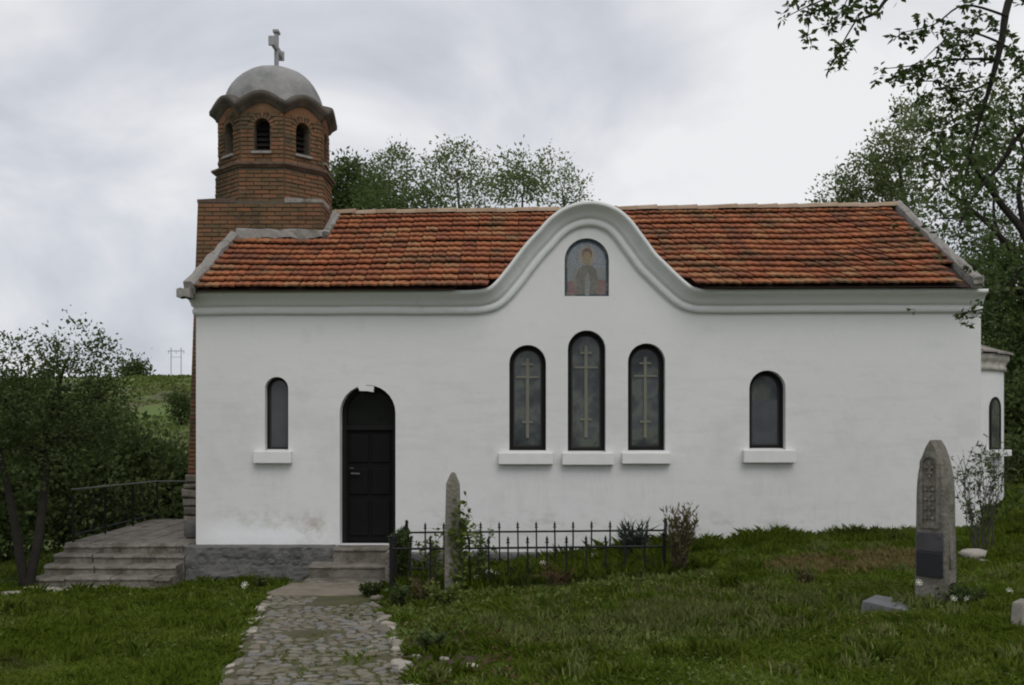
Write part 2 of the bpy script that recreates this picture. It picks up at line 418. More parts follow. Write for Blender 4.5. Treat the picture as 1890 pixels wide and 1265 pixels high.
M['mos_rim'] = mosaic('mosaic_dark_rim', [(.035,.055,.07),(.06,.08,.095)])
M['mos_grey'] = mosaic('mosaic_grey', [(.17,.19,.19),(.23,.24,.24)])
M['mos_robe'] = mosaic('mosaic_robe', [(.12,.115,.10),(.17,.165,.15)])
M['mos_face'] = mosaic('mosaic_face', [(.22,.18,.11),(.30,.25,.15)])
M['mos_hair'] = mosaic('mosaic_hair', [(.12,.075,.075),(.18,.12,.11)])
M['mos_halo'] = mosaic('mosaic_halo', [(.24,.22,.20),(.30,.28,.25)])
M['mos_pink'] = mosaic('mosaic_rose', [(.16,.105,.105),(.23,.15,.15)])

# ------------------------------------------------------------------ terrain
def smooth(a, b, x):
    t = min(1, max(0, (x-a)/(b-a))); return t*t*(3-2*t)

def path_c(Y):   # centre line of the cobbled path and its half width
    return lerp(-1.38, -2.38, (Y-7)/5.4), .60

def gz(X, Y):
    base = float(np.interp(Y, [-10, 0, 4, 7, 10, 13, 14.5, 20, 30, 45], [.1, .06, -.04, -.17, -.33, -.49, -.5, -.6, -1.2, -2.0]))
    w = float(np.interp(Y, [0, 6, 9, 11, 13.5, 30], [.3, .42, .55, .75, 1, 1]))
    r = float(np.interp(X, [-1.7, 0, 2, 2.7, 5, 6.5, 10, 20, 60], [0, .2, .43, .5, .66, .72, 1.15, 2.4, 6]))
    z = base + r*w
    if X < -6.2:
        z -= 1.5*smooth(0, 9, -6.2-X)*smooth(11, 18, Y)
    hill = smooth(35, 165, Y)
    if hill > 0:
        z += hill*(13.3 + .016*X + 1.2*mnoise.noise((X*.02, Y*.02, 3.1)))
    if Y > 165: z += (Y-165)*.012
    z += .035*mnoise.noise((X*.7, Y*.7, 0)) + .015*mnoise.noise((X*2.3, Y*2.3, 5))
    return z

def axis(lo, hi, step, far_lo, far_hi):
    a = list(np.arange(lo, hi+1e-6, step)); s = step
    while a[-1] < far_hi: s *= 1.13; a.append(a[-1]+s)
    s = step; left = []
    x = lo
    while x > far_lo: s *= 1.13; x -= s; left.append(x)
    return left[::-1] + a
xs = axis(-9, 10, .16, -400, 400); ys = axis(3, 15, .16, -60, 600)
verts = np.array([(x, y, gz(x, y)) for y in ys for x in xs], dtype=np.float32)
nx, ny = len(xs), len(ys)
ii = np.arange(nx*ny).reshape(ny, nx)
quads = np.stack([ii[:-1,:-1], ii[:-1,1:], ii[1:,1:], ii[1:,:-1]], -1).reshape(-1, 4)
ground = link('ground', np_mesh('ground', verts, quads, M['ground'], True), kind='structure')

# ------------------------------------------------------------------ church: main body
church = thing('church', 'white plastered village church with red tiled roof and octagonal brick bell tower', 'church', (1.06, 16.7, 0))
CH = Vector((1.06, 16.7, 0))
church.location = (0, 0, 0)       # parts are modelled in world coordinates
WX0, WX1, WY0, WY1 = -4.38, 6.50, 13.8, 19.6
PXW = F/13.8
def wp(px, py): return ((px-945)/PXW, CZ-(py-780)/PXW)     # photo pixel on the front wall plane

def arch(x0, x1, z0, z1, n=12):
    """round-headed outline, counter-clockwise from bottom left"""
    r = (x1-x0)/2; cx = (x0+x1)/2; zs = z1-r
    pts = [(x0, z0), (x1, z0)]
    for k in range(n+1):
        t = math.pi*k/n
        pts.append((cx+r*math.cos(t), zs+r*math.sin(t)))
    return pts
def arch_px(x0, x1, ytop, ybot, n=14):
    a, zt = wp(x0, ytop); b, zb = wp(x1, ybot)
    return arch(a, b, zb, zt, n)

def catmull(pts, n=5):
    out = []
    for i in range(len(pts)-1):
        p0 = pts[max(i-1,0)]; p1 = pts[i]; p2 = pts[i+1]; p3 = pts[min(i+2,len(pts)-1)]
        for k in range(n):
            t = k/n
            out.append(tuple(.5*((2*b)+(-a+c)*t+(2*a-5*b+4*c-d)*t*t+(-a+3*b-3*c+d)*t**3) for a,b,c,d in zip(p0,p1,p2,p3)))
    out.append(tuple(pts[-1])); return out

# lower line of the cornice (front wall plane), from photo measurements
low_px = [(366,582),(500,580.5),(700,580),(840,580.5),(878,579.5),(903,576),(925,567),(944,551),(965,526),(987,497),(1005,475),(1022,457),(1037,440),(1053,427),(1070,419.5),(1087,417),
          (1104,419.5),(1120,427),(1133,439),(1145,455),(1160,475),(1177,498),(1197,518),(1215,536),(1235,554),(1255,568),(1280,576.5),(1310,578.5),(1400,578),(1550,577.5),(1700,577),(1806,577)]
PX2 = F/13.77
low = [((x-945)/PX2, CZ-(y-780)/PX2) for x, y in low_px]
low = [(WX0, low[0][1])] + low[1:-1] + [(WX1, low[-1][1])]
curve = catmull(low, 4)
curve = [(x, z+.006*mnoise.noise((x*1.7, 3.3, 0))+.003*mnoise.noise((x*6, 1.3, 0))) for x, z in curve]
# wall face with the openings cut
OPEN = {
    'win_a': (489,532,696,832), 'win_b': (940,1008,637,832), 'win_c': (1048,1118,610,835), 'win_d': (1159,1228,634,832),
    'win_e': (1383,1450,684,830), 'niche': (1042,1124,440,547), 'door': (627,730,711,1006)}
holes = {k: arch_px(*v) for k, v in OPEN.items()}
outer = [(WX0, -.75), (WX1, -.75)] + [(x, z+.06) for x, z in curve[::-1]]
wall = MB()
wall.holed(outer, list(holes.values()), lambda u, v: (u, WY0, v))
DEPTH = {'niche': .05, 'door': .30}
for k, h in holes.items():
    d = DEPTH.get(k, .17); n = len(h)
    for i in range(n):
        a, b = h[i], h[(i+1) % n]
        wall.poly([(a[0],WY0,a[1]), (a[0],WY0+d,a[1]), (b[0],WY0+d,b[1]), (b[0],WY0,b[1])])
# other sides
zt = 3.2
wall.poly([(WX0,WY1,-.75),(WX0,WY0,-.75),(WX0,WY0,zt),(WX0,16.7,5.02),(WX0,WY1,zt)])
wall.poly([(WX1,WY0,-.75),(WX1,WY1,-.75),(WX1,WY1,zt),(WX1,16.7,5.18),(WX1,WY0,zt)])
wall.poly([(WX1,WY1,-.75),(WX0,WY1,-.75),(WX0,WY1,zt),(WX1,WY1,zt)])
for k in range(len(wall.sm)): wall.sm[k] = False
wall.build('wall', M['plaster'], church)

# cornice swept round three sides
prof = [(0,-.005),(.045,0),(.062,.02),(.072,.05),(.062,.08),(.045,.095),(.05,.105),(.085,.115),(.10,.15),(.135,.195),(.19,.232),(.235,.25),(.245,.262),(.25,.30),(-.02,.302)]
cz0, cz1 = curve[0][1], curve[-1][1]
st = [((WX0, 15.6, cz0), (-.42,0), (0,1)), ((WX0, WY0, cz0), (-.42,-1), (0,1))]
for i in range(1, len(curve)-1):
    t = Vector((curve[i+1][0]-curve[i-1][0], curve[i+1][1]-curve[i-1][1])).normalized()
    st.append(((curve[i][0], WY0, curve[i][1]), (0,-1), (-t.y, t.x)))
st += [((WX1, WY0, cz1), (-.05,-1), (0,1)), ((WX1, 19.0, cz1), (-.05,0), (0,1))]
cor = MB(); cor.smooth = True
npf = len(prof)
top_edge = []
for (p, f, nrm) in st:
    wv = 1+.05*mnoise.noise((p[0]*2.1, p[1], p[2]*2.1))
    for (a, b) in prof:
        a = a*wv; b2 = b
        cor.vert((p[0]+f[0]*a+nrm[0]*b2, p[1]+f[1]*a, p[2]+nrm[1]*b2))
    a, b = prof[-2]
    top_edge.append((p[0]+f[0]*a+nrm[0]*b, p[1]+f[1]*a, p[2]+nrm[1]*b))
for i in range(len(st)-1):
    for k in range(npf-1):
        cor.face([i*npf+k, (i+1)*npf+k, (i+1)*npf+k+1, i*npf+k+1])
cor.face(list(range(npf))); cor.face([(len(st)-1)*npf+k for k in range(npf)][::-1])
cornice = cor.build('cornice', M['trim'], church)

# gable barrel running back into the roof
gab = [(x, z) for (x, y, z) in top_edge if -.75 < x < 2.6 and y < 13.7]
def zgab(X):
    if X <= gab[0][0] or X >= gab[-1][0]: return -9
    return float(np.interp(X, [g[0] for g in gab], [g[1] for g in gab]))
bar = MB(); bar.smooth = True
for (x, z) in gab:
    for Y in (13.56, 14.2, 15.0, 15.7): bar.vert((x, Y, z-.004 + (.03 if Y > 14 else 0)))
for i in range(len(gab)-1):
    for k in range(3): bar.face([i*4+k, (i+1)*4+k, (i+1)*4+k+1, i*4+k+1])
bar.build('gable_roof', M['trim'], church)

# ------------------------------------------------------------------ roof
EY = 13.44
def eave_z(X): return 3.50 + .006*X
def ridge_z(X): return 5.19 + .0145*X
RY = 16.7
def rp3(X, t, up=0.0):
    """point on the front slope; t 0 at the eave, 1 at the ridge"""
    z = lerp(eave_z(X), ridge_z(X), t); y = lerp(EY, RY, t)
    n = Vector((0, -(ridge_z(X)-eave_z(X)), RY-EY)).normalized()
    sag = -.03*math.sin(math.pi*t)*(1+.5*math.sin(X*1.7))
    return Vector((X, y, z)) + n*(up+sag)
deck = MB()
N_ = 90
for i in range(N_+1):
    X = lerp(WX0, WX1-.05, i/N_)
    t0 = 0
    if zgab(X) > eave_z(X)-.3:
        while t0 < .95 and (rp3(X, t0).z < zgab(X)-.12 or rp3(X, t0).y < WY0+.12): t0 += .02
    for t in (0, .25, .5, .75, 1): deck.vert(rp3(min(X, 6.26+.17*lerp(t0, 1, t)), lerp(t0, 1, t), -.03))
    deck.vert((X, 19.85, eave_z(X)))
for i in range(N_):
    for k in range(5): deck.face([i*6+k, (i+1)*6+k, (i+1)*6+k+1, i*6+k+1])
deck.mi = 0
roof = deck.build('roof', M['roof_deck'], church)
for X0, X1 in ((WX0+.02, -.35), (2.25, WX1-.05)):
    eb_ = MB(); q = [(X0,13.83,3.21),(X1,13.83,3.21),(X1,13.83,rp3(X1,.12).z-.04),(X0,13.83,rp3(X0,.12).z-.04)]
    eb_.poly(q); eb_.poly([(a,b+.04,c) for a,b,c in q][::-1]); eb_.build('eave_gap_strip', M['roof_deck'], church)  # added dark strip, stops sky showing through under the eave
# back slope tiles, out of sight: one ribbed sheet
bs_ = MB()
for i in range(60):
    X0 = lerp(WX0, WX1, i/60); X1 = lerp(WX0, WX1, (i+1)/60)
    Xm = (X0+X1)/2
    a, b = (19.9, eave_z(Xm)-.02), (16.72, ridge_z(Xm)+.02)
    bs_.poly([(X0,a[0],a[1]),(X0,b[0],b[1]),(Xm,b[0],b[1]+.03),(Xm,a[0],a[1]+.03)])
    bs_.poly([(Xm,a[0],a[1]+.03),(Xm,b[0],b[1]+.03),(X1,b[0],b[1]),(X1,a[0],a[1])])
bs_.build('back_slope', M['tile'], church)

# one clay tile: two shallow rolls, a thick lower lip
def tile_mesh(seed):
    rr = random.Random(seed); b = MB(); W, Lh = .212, .305
    us = [-.5, -.42, -.30, -.14, 0, .14, .30, .42, .5]
    hs = [.016, .022, .010, .014, .020, .014, .008, .006, .010]
    for (v, up) in ((0, .050), (.5, .022), (1, 0)):
        for u, h in zip(us, hs): b.vert((u*W, v*Lh, h*(1+.15*rr.uniform(-1,1))+up))
    for u, h in zip(us, hs): b.vert((u*W, .004, h+.024))
    n = len(us)
    b.smooth = True
    for r_ in range(2):
        for k in range(n-1): b.face([r_*n+k, r_*n+k+1, (r_+1)*n+k+1, (r_+1)*n+k])
    b.smooth = False
    for k in range(n-1): b.face([3*n+k, 3*n+k+1, k+1, k])
    return b
tvars = [tile_mesh(i) for i in range(4)]
tmeshes = [b.mesh('roof_tile', M['tile']) for b in tvars]
TCX, TCY, TH = -3.98, 16.70, .98      # bell tower centre, half width of its square base
tiles = []
ROWS = 14
for r_ in range(ROWS):
    t = r_/ROWS
    shift = (r_ % 2)*.0
    X = -4.27 + shift
    wob = random.uniform(-.012, .012)
    while X < 6.16+.19*t:
        p = rp3(X, t)
        ok = True
        if X < TCX+TH+.10 and p.y > TCY-TH-.10-.2: ok = False
        if zgab(X) > -5:
            zg = min(zgab(X-.1), zgab(X+.1)) if r_ > 0 else .5*(zgab(X-.1)+zgab(X+.1))
            if zg > p.z+.05: ok = False
        if ok:
            s = .004*mnoise.noise((X*1.3, r_*.8, 2.0))*4
            tiles.append((X + random.uniform(-.006,.006), t, wob*.4+s*.6, random.uniform(-.035,.035), random.uniform(-.035,.035)))
        X += .2135
slope = Vector((0, RY-EY, 1.79)).normalized()
from mathutils import Matrix
def tile_matrix(X, t, up, yaw, roll):
    o = rp3(X, t, up+.002)
    s = (rp3(X, min(1, t+.05)) - rp3(X, t)).normalized()
    u = Vector((1, 0, (eave_z(1)-eave_z(0))*(1-t)+(ridge_z(1)-ridge_z(0))*t)).normalized()
    n = u.cross(s).normalized()
    m = Matrix((u, s, n)).transposed().to_4x4()
    m = Matrix.Translation(o) @ m @ Matrix.Rotation(yaw, 4, 'Z') @ Matrix.Rotation(roll, 4, 'Y')
    return m
rest = MB()
order = sorted(range(len(tiles)), key=lambda i: tiles[i][1])
for c, i in enumerate(order):
    mtx = tile_matrix(*tiles[i]); k = random.randrange(4)
    if c < 296:
        o = link('roof_tile', tmeshes[k], roof); o.matrix_local = mtx
    else:
        src = tvars[k]; b = len(rest.v)
        rest.v += [tuple(mtx @ Vector(v)) for v in src.v]
        rest.f += [tuple(b+j for j in f) for f in src.f]; rest.m += src.m; rest.sm += src.sm
rest.build('roof_tiles', M['tile'], roof, kind='stuff')
# half-round ridge tiles
rm = MB(); rm.smooth = True
for (y, ex) in ((0, .0), (.34, .012), (.40, .018)):
    for k in range(9):
        a = math.pi*(.02+.96*k/8)
        rm.vert((y, -math.cos(a)*(.12+ex), math.sin(a)*(.085+ex)))
for i in range(2):
    for k in range(8): rm.face([i*9+k, i*9+k+1, (i+1)*9+k+1, (i+1)*9+k])
rmesh = rm.mesh('ridge_tile', M['ridge_tile'])
X = -3.0
while X < 6.2:
    o = link('ridge_tile', rmesh, roof)
    o.location = (X, RY, ridge_z(X)-.0+random.uniform(-.008,.008)); o.rotation_euler = (0, -.0145+random.uniform(-.02,.02), random.uniform(-.03,.03))
    X += .335

# copings: mortar-covered parapets on the two gables
def strip(b, pts, w, h, jitter=.02):
    """rough mortar strip along 3-D points; w across (X or given), h up"""
    n = len(pts); base = len(b.v)
    for i, p in enumerate(pts):
        j = lambda: random.uniform(-jitter, jitter)
        d = (Vector(pts[min(i+1,n-1)])-Vector(pts[max(i-1,0)])).normalized()
        side = d.cross(Vector((0,0,1))).normalized(); up = side.cross(d).normalized()
        P0 = Vector(p)
        for (a, c) in ((-w,-.08),(-w*.9,h*.75),(-w*.3,h),(w*.3,h),(w*.9,h*.75),(w,-.08)):
            b.v.append(tuple(P0+side*(a+j()*.5)+up*(c+j())))
    for i in range(n-1):
        for k in range(5): b.face([base+i*6+k, base+i*6+k+1, base+(i+1)*6+k+1, base+(i+1)*6+k])
    b.face([base+k for k in range(6)][::-1]); b.face([base+(n-1)*6+k for k in range(6)])
east = MB()
strip(east, [rp3(6.28+.19*t, t, .03) for t in np.linspace(-.0, 1.0, 14)], .07, .085, .018)
east.build('east_coping', M['coping'], church)
eb = MB(); eb.box(6.22, 6.36, 13.41, 13.56, eave_z(6.4)+.01, eave_z(6.4)+.12)
eb.build('coping_block', M['coping'], church)
west = MB()
strip(west, [rp3(-4.36, t, .03) for t in np.linspace(.0, .66, 9)], .075, .085, .022)
strip(west, [Vector((x, TCY-TH-.04, rp3(x, .71).z+.02)) for x in np.linspace(-4.34, TCX+TH+.02, 12)], .055, .055, .03)
strip(west, [rp3(TCX+TH+.07, t, .02) for t in np.linspace(.69, 1.0, 6)], .07, .075, .025)
west.build('west_coping', M['coping'], church)
ft = MB(); strip(ft, [(x, EY+.02, eave_z(x)-.03) for x in (-4.50, -4.45, -4.4, -4.32)], .12, .05, .012)
ft.build('eave_flashing', M['coping'], church)

# ------------------------------------------------------------------ windows, door, niche
def ring(b, outline, inner, y0, y1):
    """frame between two matching outlines, front at y0, back at y1"""
    n = len(outline)
    for i in range(n):
        j = (i+1) % n
        a, c, d, e_ = outline[i], outline[j], inner[j], inner[i]
        b.poly([(a[0],y0,a[1]),(c[0],y0,c[1]),(d[0],y0,d[1]),(e_[0],y0,e_[1])])
        b.poly([(e_[0],y0,e_[1]),(d[0],y0,d[1]),(d[0],y1,d[1]),(e_[0],y1,e_[1])])
def inset(x0, x1, z0, z1, d, n=14):
    return arch(x0+d, x1-d, z0+d, z1-d, n)
def flat(b, outline, y): b.poly([(u, y, v) for u, v in outline])

def window(key, cross=False, glass='glass', fw=.055, sillpx=None):
    x0, x1, yt, yb = OPEN[key]
    a, zt_ = wp(x0, yt); c, zb_ = wp(x1, yb); d = .125
    fb = MB(); ring(fb, arch(a+.002, c-.002, zb_+.002, zt_-.002, 14), inset(a, c, zb_, zt_, fw), WY0+d, WY0+d+.05)
    fr = fb.build('window', M['frame'], church)
    cs_ = MB(); ring(cs_, inset(a, c, zb_, zt_, fw-.004), inset(a, c, zb_, zt_, fw+.018), WY0+d+.018, WY0+d+.04); cs_.build('casement', M['casement'], fr)
    pb = MB(); flat(pb, inset(a, c, zb_, zt_, fw-.012), WY0+d+.035)
    pb.build('pane', M[glass], fr)
    if key == 'win_e':
        kb = MB(); kz = zb_+.62*(zt_-zb_); kn = 9
        top = [(lerp(c-fw-.01, a+fw+.01, i/kn), kz+.02*math.sin(i*1.9)) for i in range(kn+1)]
        flat(kb, [(a+fw+.01, zb_+fw), (c-fw-.01, zb_+fw)]+top, WY0+d+.030); kb.build('curtain', M['curtain'], fr)
    if cross:
        cb = MB(); cx = (a+c)/2; h = zt_-zb_; w = (c-a)/2-fw
        y = WY0+d+.012
        cb.box(cx-.022, cx+.022, y, y+.015, zb_+.12*h, zt_-.12*h)
        for fz, ww in ((.70, .8), (.27, .38), (.82, .40)):
            cb.box(cx-ww*w, cx+ww*w, y-.003, y+.012, zb_+fz*h-.014, zb_+fz*h+.014)
        cb.build('cross_bars', M['came'], fr)
    if sillpx:
        s0, s1, t0, t1 = sillpx
        u0, v1 = wp(s0, t0); u1, v0 = wp(s1, t1)
        sb = MB(); sb.box(u0, u1, WY0-.10, WY0+.03, v0+.02, v1+.01)
        sb.poly([(a+.003,WY0+.03,v1+.012),(c-.003,WY0+.03,v1+.012),(c-.003,WY0+d,v1+.03),(a+.003,WY0+d,v1+.03)])
        so = sb.build('sill', M['sill'], fr)
        bv = so.modifiers.new('bevel', 'BEVEL'); bv.width = .012; bv.segments = 2
    return fr
window('win_a', glass='glass_curtain', fw=.03, sillpx=(470,540,834,858))
window('win_b', True, sillpx=(920,1020,837,860))
window('win_c', True, sillpx=(1037,1132,837,861))
window('win_d', True, sillpx=(1147,1237,837,859))
window('win_e', sillpx=(1370,1466,832,857))

# door: recessed black leaf with panels, transom and glazed arch
x0, x1, yt, yb = OPEN['door']; a, zt_ = wp(x0, yt); c, zb_ = wp(x1, yb); dy_ = WY0+.24
ztr = wp(0, 790)[1]
fb = MB(); ring(fb, arch(a+.003, c-.003, zb_, zt_-.003, 14), arch(a+.06, c-.06, zb_, zt_-.06, 14), dy_-.05, dy_+.03)
fb.box(a+.06, c-.06, dy_-.045, dy_+.02, ztr-.03, ztr+.03)
door = fb.build('door', M['frame'], church)
lf = MB(); lf.box(a+.06, c-.06, dy_-.0, dy_+.03, zb_, ztr-.03); lf.build('door_leaf', M['door'], door)
mid = (a+c)/2
pn = MB()
for (u0, u1) in ((a+.10, mid-.02), (mid+.02, c-.10)):
    for (v0, v1) in ((zb_+.10, zb_+.60), (zb_+.68, zb_+1.05), (zb_+1.13, ztr-.10)):
        pn.obox(((u0+u1)/2, dy_-.008, (v0+v1)/2), Vector((1,0,0)), Vector((0,0,1)), Vector((0,-1,0)), (u1-u0)/2, (v1-v0)/2, .012, .010)
pn.build('door_panel', M['door'], door)
fl = MB(); pts = [(u, v) for u, v in arch(a+.05, c-.05, ztr, zt_-.05, 14)]
flat(fl, pts, dy_+.012); fl.build('fanlight', M['glass_dark'], door)
hd = MB(); hd.tube([(a+.13,dy_-.005,zb_+.98),(a+.13,dy_-.06,zb_+.98),(a+.25,dy_-.06,zb_+.975)], .012, 6); hd.box(a+.105, a+.155, dy_-.012, dy_-.002, zb_+.88, zb_+1.06)
hd.build('handle', M['grey_rail'], door)
ch = MB()
pts = [wp(*q) for q in ((659,712),(668,711.5),(690,713),(689,724),(676,722),(664,722))]
ch.prism(pts, lambda u, v: (u, WY0, v), -.004, .10, Vector((0,1,0))); ch.build('loose_plaster', M['sill'], door)
# weathered threshold stones either side of the door
# niche icon: flat mosaic pieces, each a few mm proud
x0, x1, yt, yb = OPEN['niche']; a, zt_ = wp(x0, yt); c, zb_ = wp(x1, yb)
mo = MB(); y = WY0+.046
O = arch(a, c, zb_, zt_, 16); I = arch(a+.04, c-.04, zb_+.03, zt_-.05, 16)
I = [(u, v) for u, v in I]
def nq(px, py): return wp(px, py)
mo.mi = 1; ring(mo, O, I, y-.006, y)
mo.mi = 0; flat(mo, arch(a+.03, c-.03, zb_+.02, zt_-.04, 16), y)
def blob(cx, cy, rx, ry, mi, dy, n=14, bottom=None):
    pts = []
    for k in range(n):
        t = 2*math.pi*k/n
        pts.append(nq(cx+rx*math.cos(t), cy-ry*math.sin(t)))
    mo.mi = mi; mo.prism(pts[::1], lambda u, v: (u, y, v), 0, -dy, Vector((0,1,0)))
def pol(pp, mi, dy):
    pts = [nq(*q) for q in pp]
    mo.mi = mi; mo.prism(pts, lambda u, v: (u, y, v), 0, -dy, Vector((0,1,0)))
pol([(1046,545),(1120,545),(1120,494),(1046,494)], 2, .002)
pol([(1045,545),(1066,545),(1068,530),(1060,518),(1045,520)], 3, .0035)
pol([(1121,545),(1100,545),(1098,530),(1104,516),(1121,516)], 3, .0035)
blob(1084, 472, 17, 19, 4, .003)
pol([(1066,545),(1102,545),(1104,512),(1100,496),(1092,489),(1077,489),(1068,496),(1062,514)], 5, .005)
blob(1084, 468, 9.5, 11, 6, .006)
blob(1084, 476, 7.5, 12, 7, .008)
pol([(1080,545),(1088,545),(1090,520),(1086,500),(1080,512)], 2, .0065)
mo.build('icon_mosaic', [M['mos_blue'], M['mos_rim'], M['mos_grey'], M['mos_pink'], M['mos_halo'], M['mos_robe'], M['mos_hair'], M['mos_face']], church)

# ------------------------------------------------------------------ bell tower
BT0, BT1 = 5.18, 5.78
core = MB()
x0_, x1_ = TCX-TH, TCX+TH
yf, yb_ = TCY-TH, TCY+TH
# square base, slightly battered to the west, with sloped mortar corners
core.poly([(x0_-.22,yf,-.8),(x1_,yf,-.8),(x1_,yf,BT0),(x0_,yf,BT0)])
core.poly([(x1_,yf,-.8),(x1_,yb_,-.8),(x1_,yb_,BT0),(x1_,yf,BT0)])
core.poly([(x1_,yb_,-.8),(x0_-.22,yb_,-.8),(x0_,yb_,BT0),(x1_,yb_,BT0)])
core.poly([(x0_-.22,yb_,-.8),(x0_-.22,yf,-.8),(x0_,yf,BT0),(x0_,yb_,BT0)])
core.poly([(x0_,yf,BT0),(x1_,yf,BT0),(x1_,yb_,BT0),(x0_,yb_,BT0)])
RL, RU = .945, .905
def octp(r, z, k, c=(TCX, TCY)):   # vertex k at azimuth 22.5+45k from -Y towards +X
    t = R(22.5+45*k); return Vector((c[0]+r*math.sin(t), c[1]-r*math.cos(t), z))
for k in range(8):
    core.poly([octp(RL, BT0-.4, k-1), octp(RL, BT0-.4, k), octp(RL, BT1, k), octp(RL, BT1, k-1)])
ZU0, ZU1 = BT1, 6.72
win_w, wz0, wz1 = .125, 6.00, 6.52
lintel_arch = arch(-win_w, win_w, wz0, wz1, 8)
tower = None
frames = []
for k in range(8):
    a3, b3 = octp(RU, 0, k-1), octp(RU, 0, k)
    U = (b3-a3).normalized(); Nn = Vector((U.y, -U.x, 0)); O3 = (a3+b3)/2; hw = (b3-a3).length/2
    frames.append((O3, U, Nn, hw))
    to3 = lambda u, v, O3=O3, U=U: O3+U*u+Vector((0,0,v))
    core.holed([(-hw,ZU0),(hw,ZU0),(hw,ZU1),(-hw,ZU1)], [lintel_arch], to3)
    n = len(lintel_arch)
    for i in range(n):
        p, q = lintel_arch[i], lintel_arch[(i+1) % n]
        P0, Q0 = to3(*p), to3(*q)
        core.poly([P0, P0-Nn*.2, Q0-Nn*.2, Q0])
tower = core.build('bell_tower', M['mortar'], church)
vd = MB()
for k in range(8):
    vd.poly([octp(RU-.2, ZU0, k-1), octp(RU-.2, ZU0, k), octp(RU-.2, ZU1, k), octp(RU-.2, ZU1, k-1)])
vd.build('belfry_shade_backing', M['shade_black'], tower)  # black backing sheet stands in for shade behind the openings
for (O3, U, Nn, hw) in frames:
    lv = MB()
    for q in range(5):
        z = wz0+.06+q*.085
        lv.obox(O3-Nn*.155+Vector((0,0,z)), U, (Vector((0,0,1))-Nn*.6).normalized(), (Nn+Vector((0,0,.6))).normalized(), win_w-.004, .035, .006)
    lv.build('louvre', M['louvre'], tower)
    sb = MB(); sb.obox(O3+Nn*.0+Vector((0,0,wz0-.022)), U, Vector((0,0,1)), Nn, win_w+.035, .02, .055)
    sb.build('belfry_sill', M['coping'], tower)
# bricks
bricks = []    # (priority, centre, U, N, half length, half height)
def lay(O3, U, Nn, u0, u1, z0, z1, hole=None, pri=0, course=.0655, Lb=.245, joint=.010, u0f=None, ok=None):
    z = z0; row = 0
    while z+course*.6 < z1:
        h = min(course, z1-z)-joint
        uu0 = u0f(z) if u0f else u0
        offs = uu0 - (row % 2)*Lb/2
        u = offs
        while u < u1-1e-4:
            a_, b_ = max(u, uu0), min(u+Lb, u1)
            segs = [(a_, b_)]
            zc = z+h/2
            if hole:
                w, hz0, hz1 = hole
                if hz0-.02 < zc < hz1+.085:
                    if zc < hz1-w: ww = w+.004
                    else:
                        dz = zc-(hz1-w); ro = w+.085
                        ww = math.sqrt(max(ro*ro-dz*dz, 0))
                    segs = [(a_, min(b_, -ww)), (max(a_, ww), b_)]
            for (p, q) in segs:
                if q-p > .035 and (ok is None or ok((p+q)/2, zc)):
                    bricks.append((pri, O3+U*((p+q)/2)+Vector((0,0,zc)), U, Nn, (q-p-joint)/2, h/2))
            u += Lb
        z += course; row += 1
XA, YA, ZA = Vector((1,0,0)), Vector((0,-1,0)), Vector((0,0,1))
def block_ok(u, z):
    X = TCX+u
    if X > -4.36: return z > rp3(X, .71).z+.02
    return z > -.0
lay(Vector((TCX, yf, 0)), XA, YA, -TH, TH, .62, BT0-.01, pri=0, ok=block_ok, u0f=lambda z: -TH-.22*(1-(z+.8)/5.98))
lay(Vector((x1_, TCY, 0)), Vector((0,1,0)), XA, -TH, TH, 4.75, BT0-.01, pri=3, ok=lambda u, z: z > rp3(-3, .71+min(.29, max(0, (u+TH)/3.26))).z)
for k in range(8):
    fr0 = frames[k]
    vis = {0: 1, 1: 1, 7: 2, 2: 2}.get(k, 5)
    a3, b3 = octp(RL, 0, k-1), octp(RL, 0, k); hwl = (b3-a3).length/2
    lay((a3+b3)/2, fr0[1], fr0[2], -hwl, hwl, BT0-(.0 if k in (7,1) else .0), BT1-.06, pri=vis)
    lay(fr0[0], fr0[1], fr0[2], -fr0[3], fr0[3], ZU0+.05, ZU1-.02, hole=(win_w, wz0, wz1), pri=vis)
ub = MB(); ub.obox((0,0,0), XA, ZA, YA, 1, 1, 1)
def brick_proto():
    b = MB(); vs = []
    for s in (-1, 1):
        for su, sv in ((-1,-1),(1,-1),(1,1),(-1,1)):
            c_ = .0 if s < 0 else .04
            vs.append((su*(1-c_), -s, sv*(1-c_*3)))
    b.v = vs
    for q in ((0,3,2,1),(4,5,6,7),(0,1,5,4),(1,2,6,5),(2,3,7,6),(3,0,4,7)): b.face(q)
    return b
bp_ = brick_proto(); bmesh_ = bp_.mesh('brick', M['brick'])
bricks.sort(key=lambda t: t[0])
bst = MB()
for c_, (pri, ctr, U, Nn, hl, hh) in enumerate(bricks):
    out = .016+random.uniform(-.006, .008)
    m = Matrix((U, -Nn, ZA)).transposed().to_4x4()
    m = Matrix.Translation(ctr+Nn*(out-.03)) @ m @ Matrix.Rotation(random.uniform(-.012,.012), 4, 'Y') @ Matrix.Diagonal((hl, .03, hh, 1))
    if c_ < 296:
        o = link('brick', bmesh_, tower); o.matrix_local = m
    else:
        b = len(bst.v); bst.v += [tuple(m @ Vector(v)) for v in bp_.v]
        bst.f += [tuple(b+j for j in f) for f in bp_.f]; bst.m += bp_.m; bst.sm += bp_.sm
# arch bricks round the belfry openings
for ki, (O3, U, Nn, hw) in enumerate(frames):
    for q in range(9):
        t = math.pi*(q+.5)/9; rad = win_w+.042
        ctr = O3+U*(rad*math.cos(t))+ZA*(wz1-win_w+rad*math.sin(t))
        d = (U*math.cos(t)+ZA*math.sin(t)); s_ = d.cross(Nn)
        bst.obox(ctr+Nn*.004, s_, d, Nn, .021, .040, .016, .004)
bst.build('bricks', M['brick'], tower, kind='stuff')
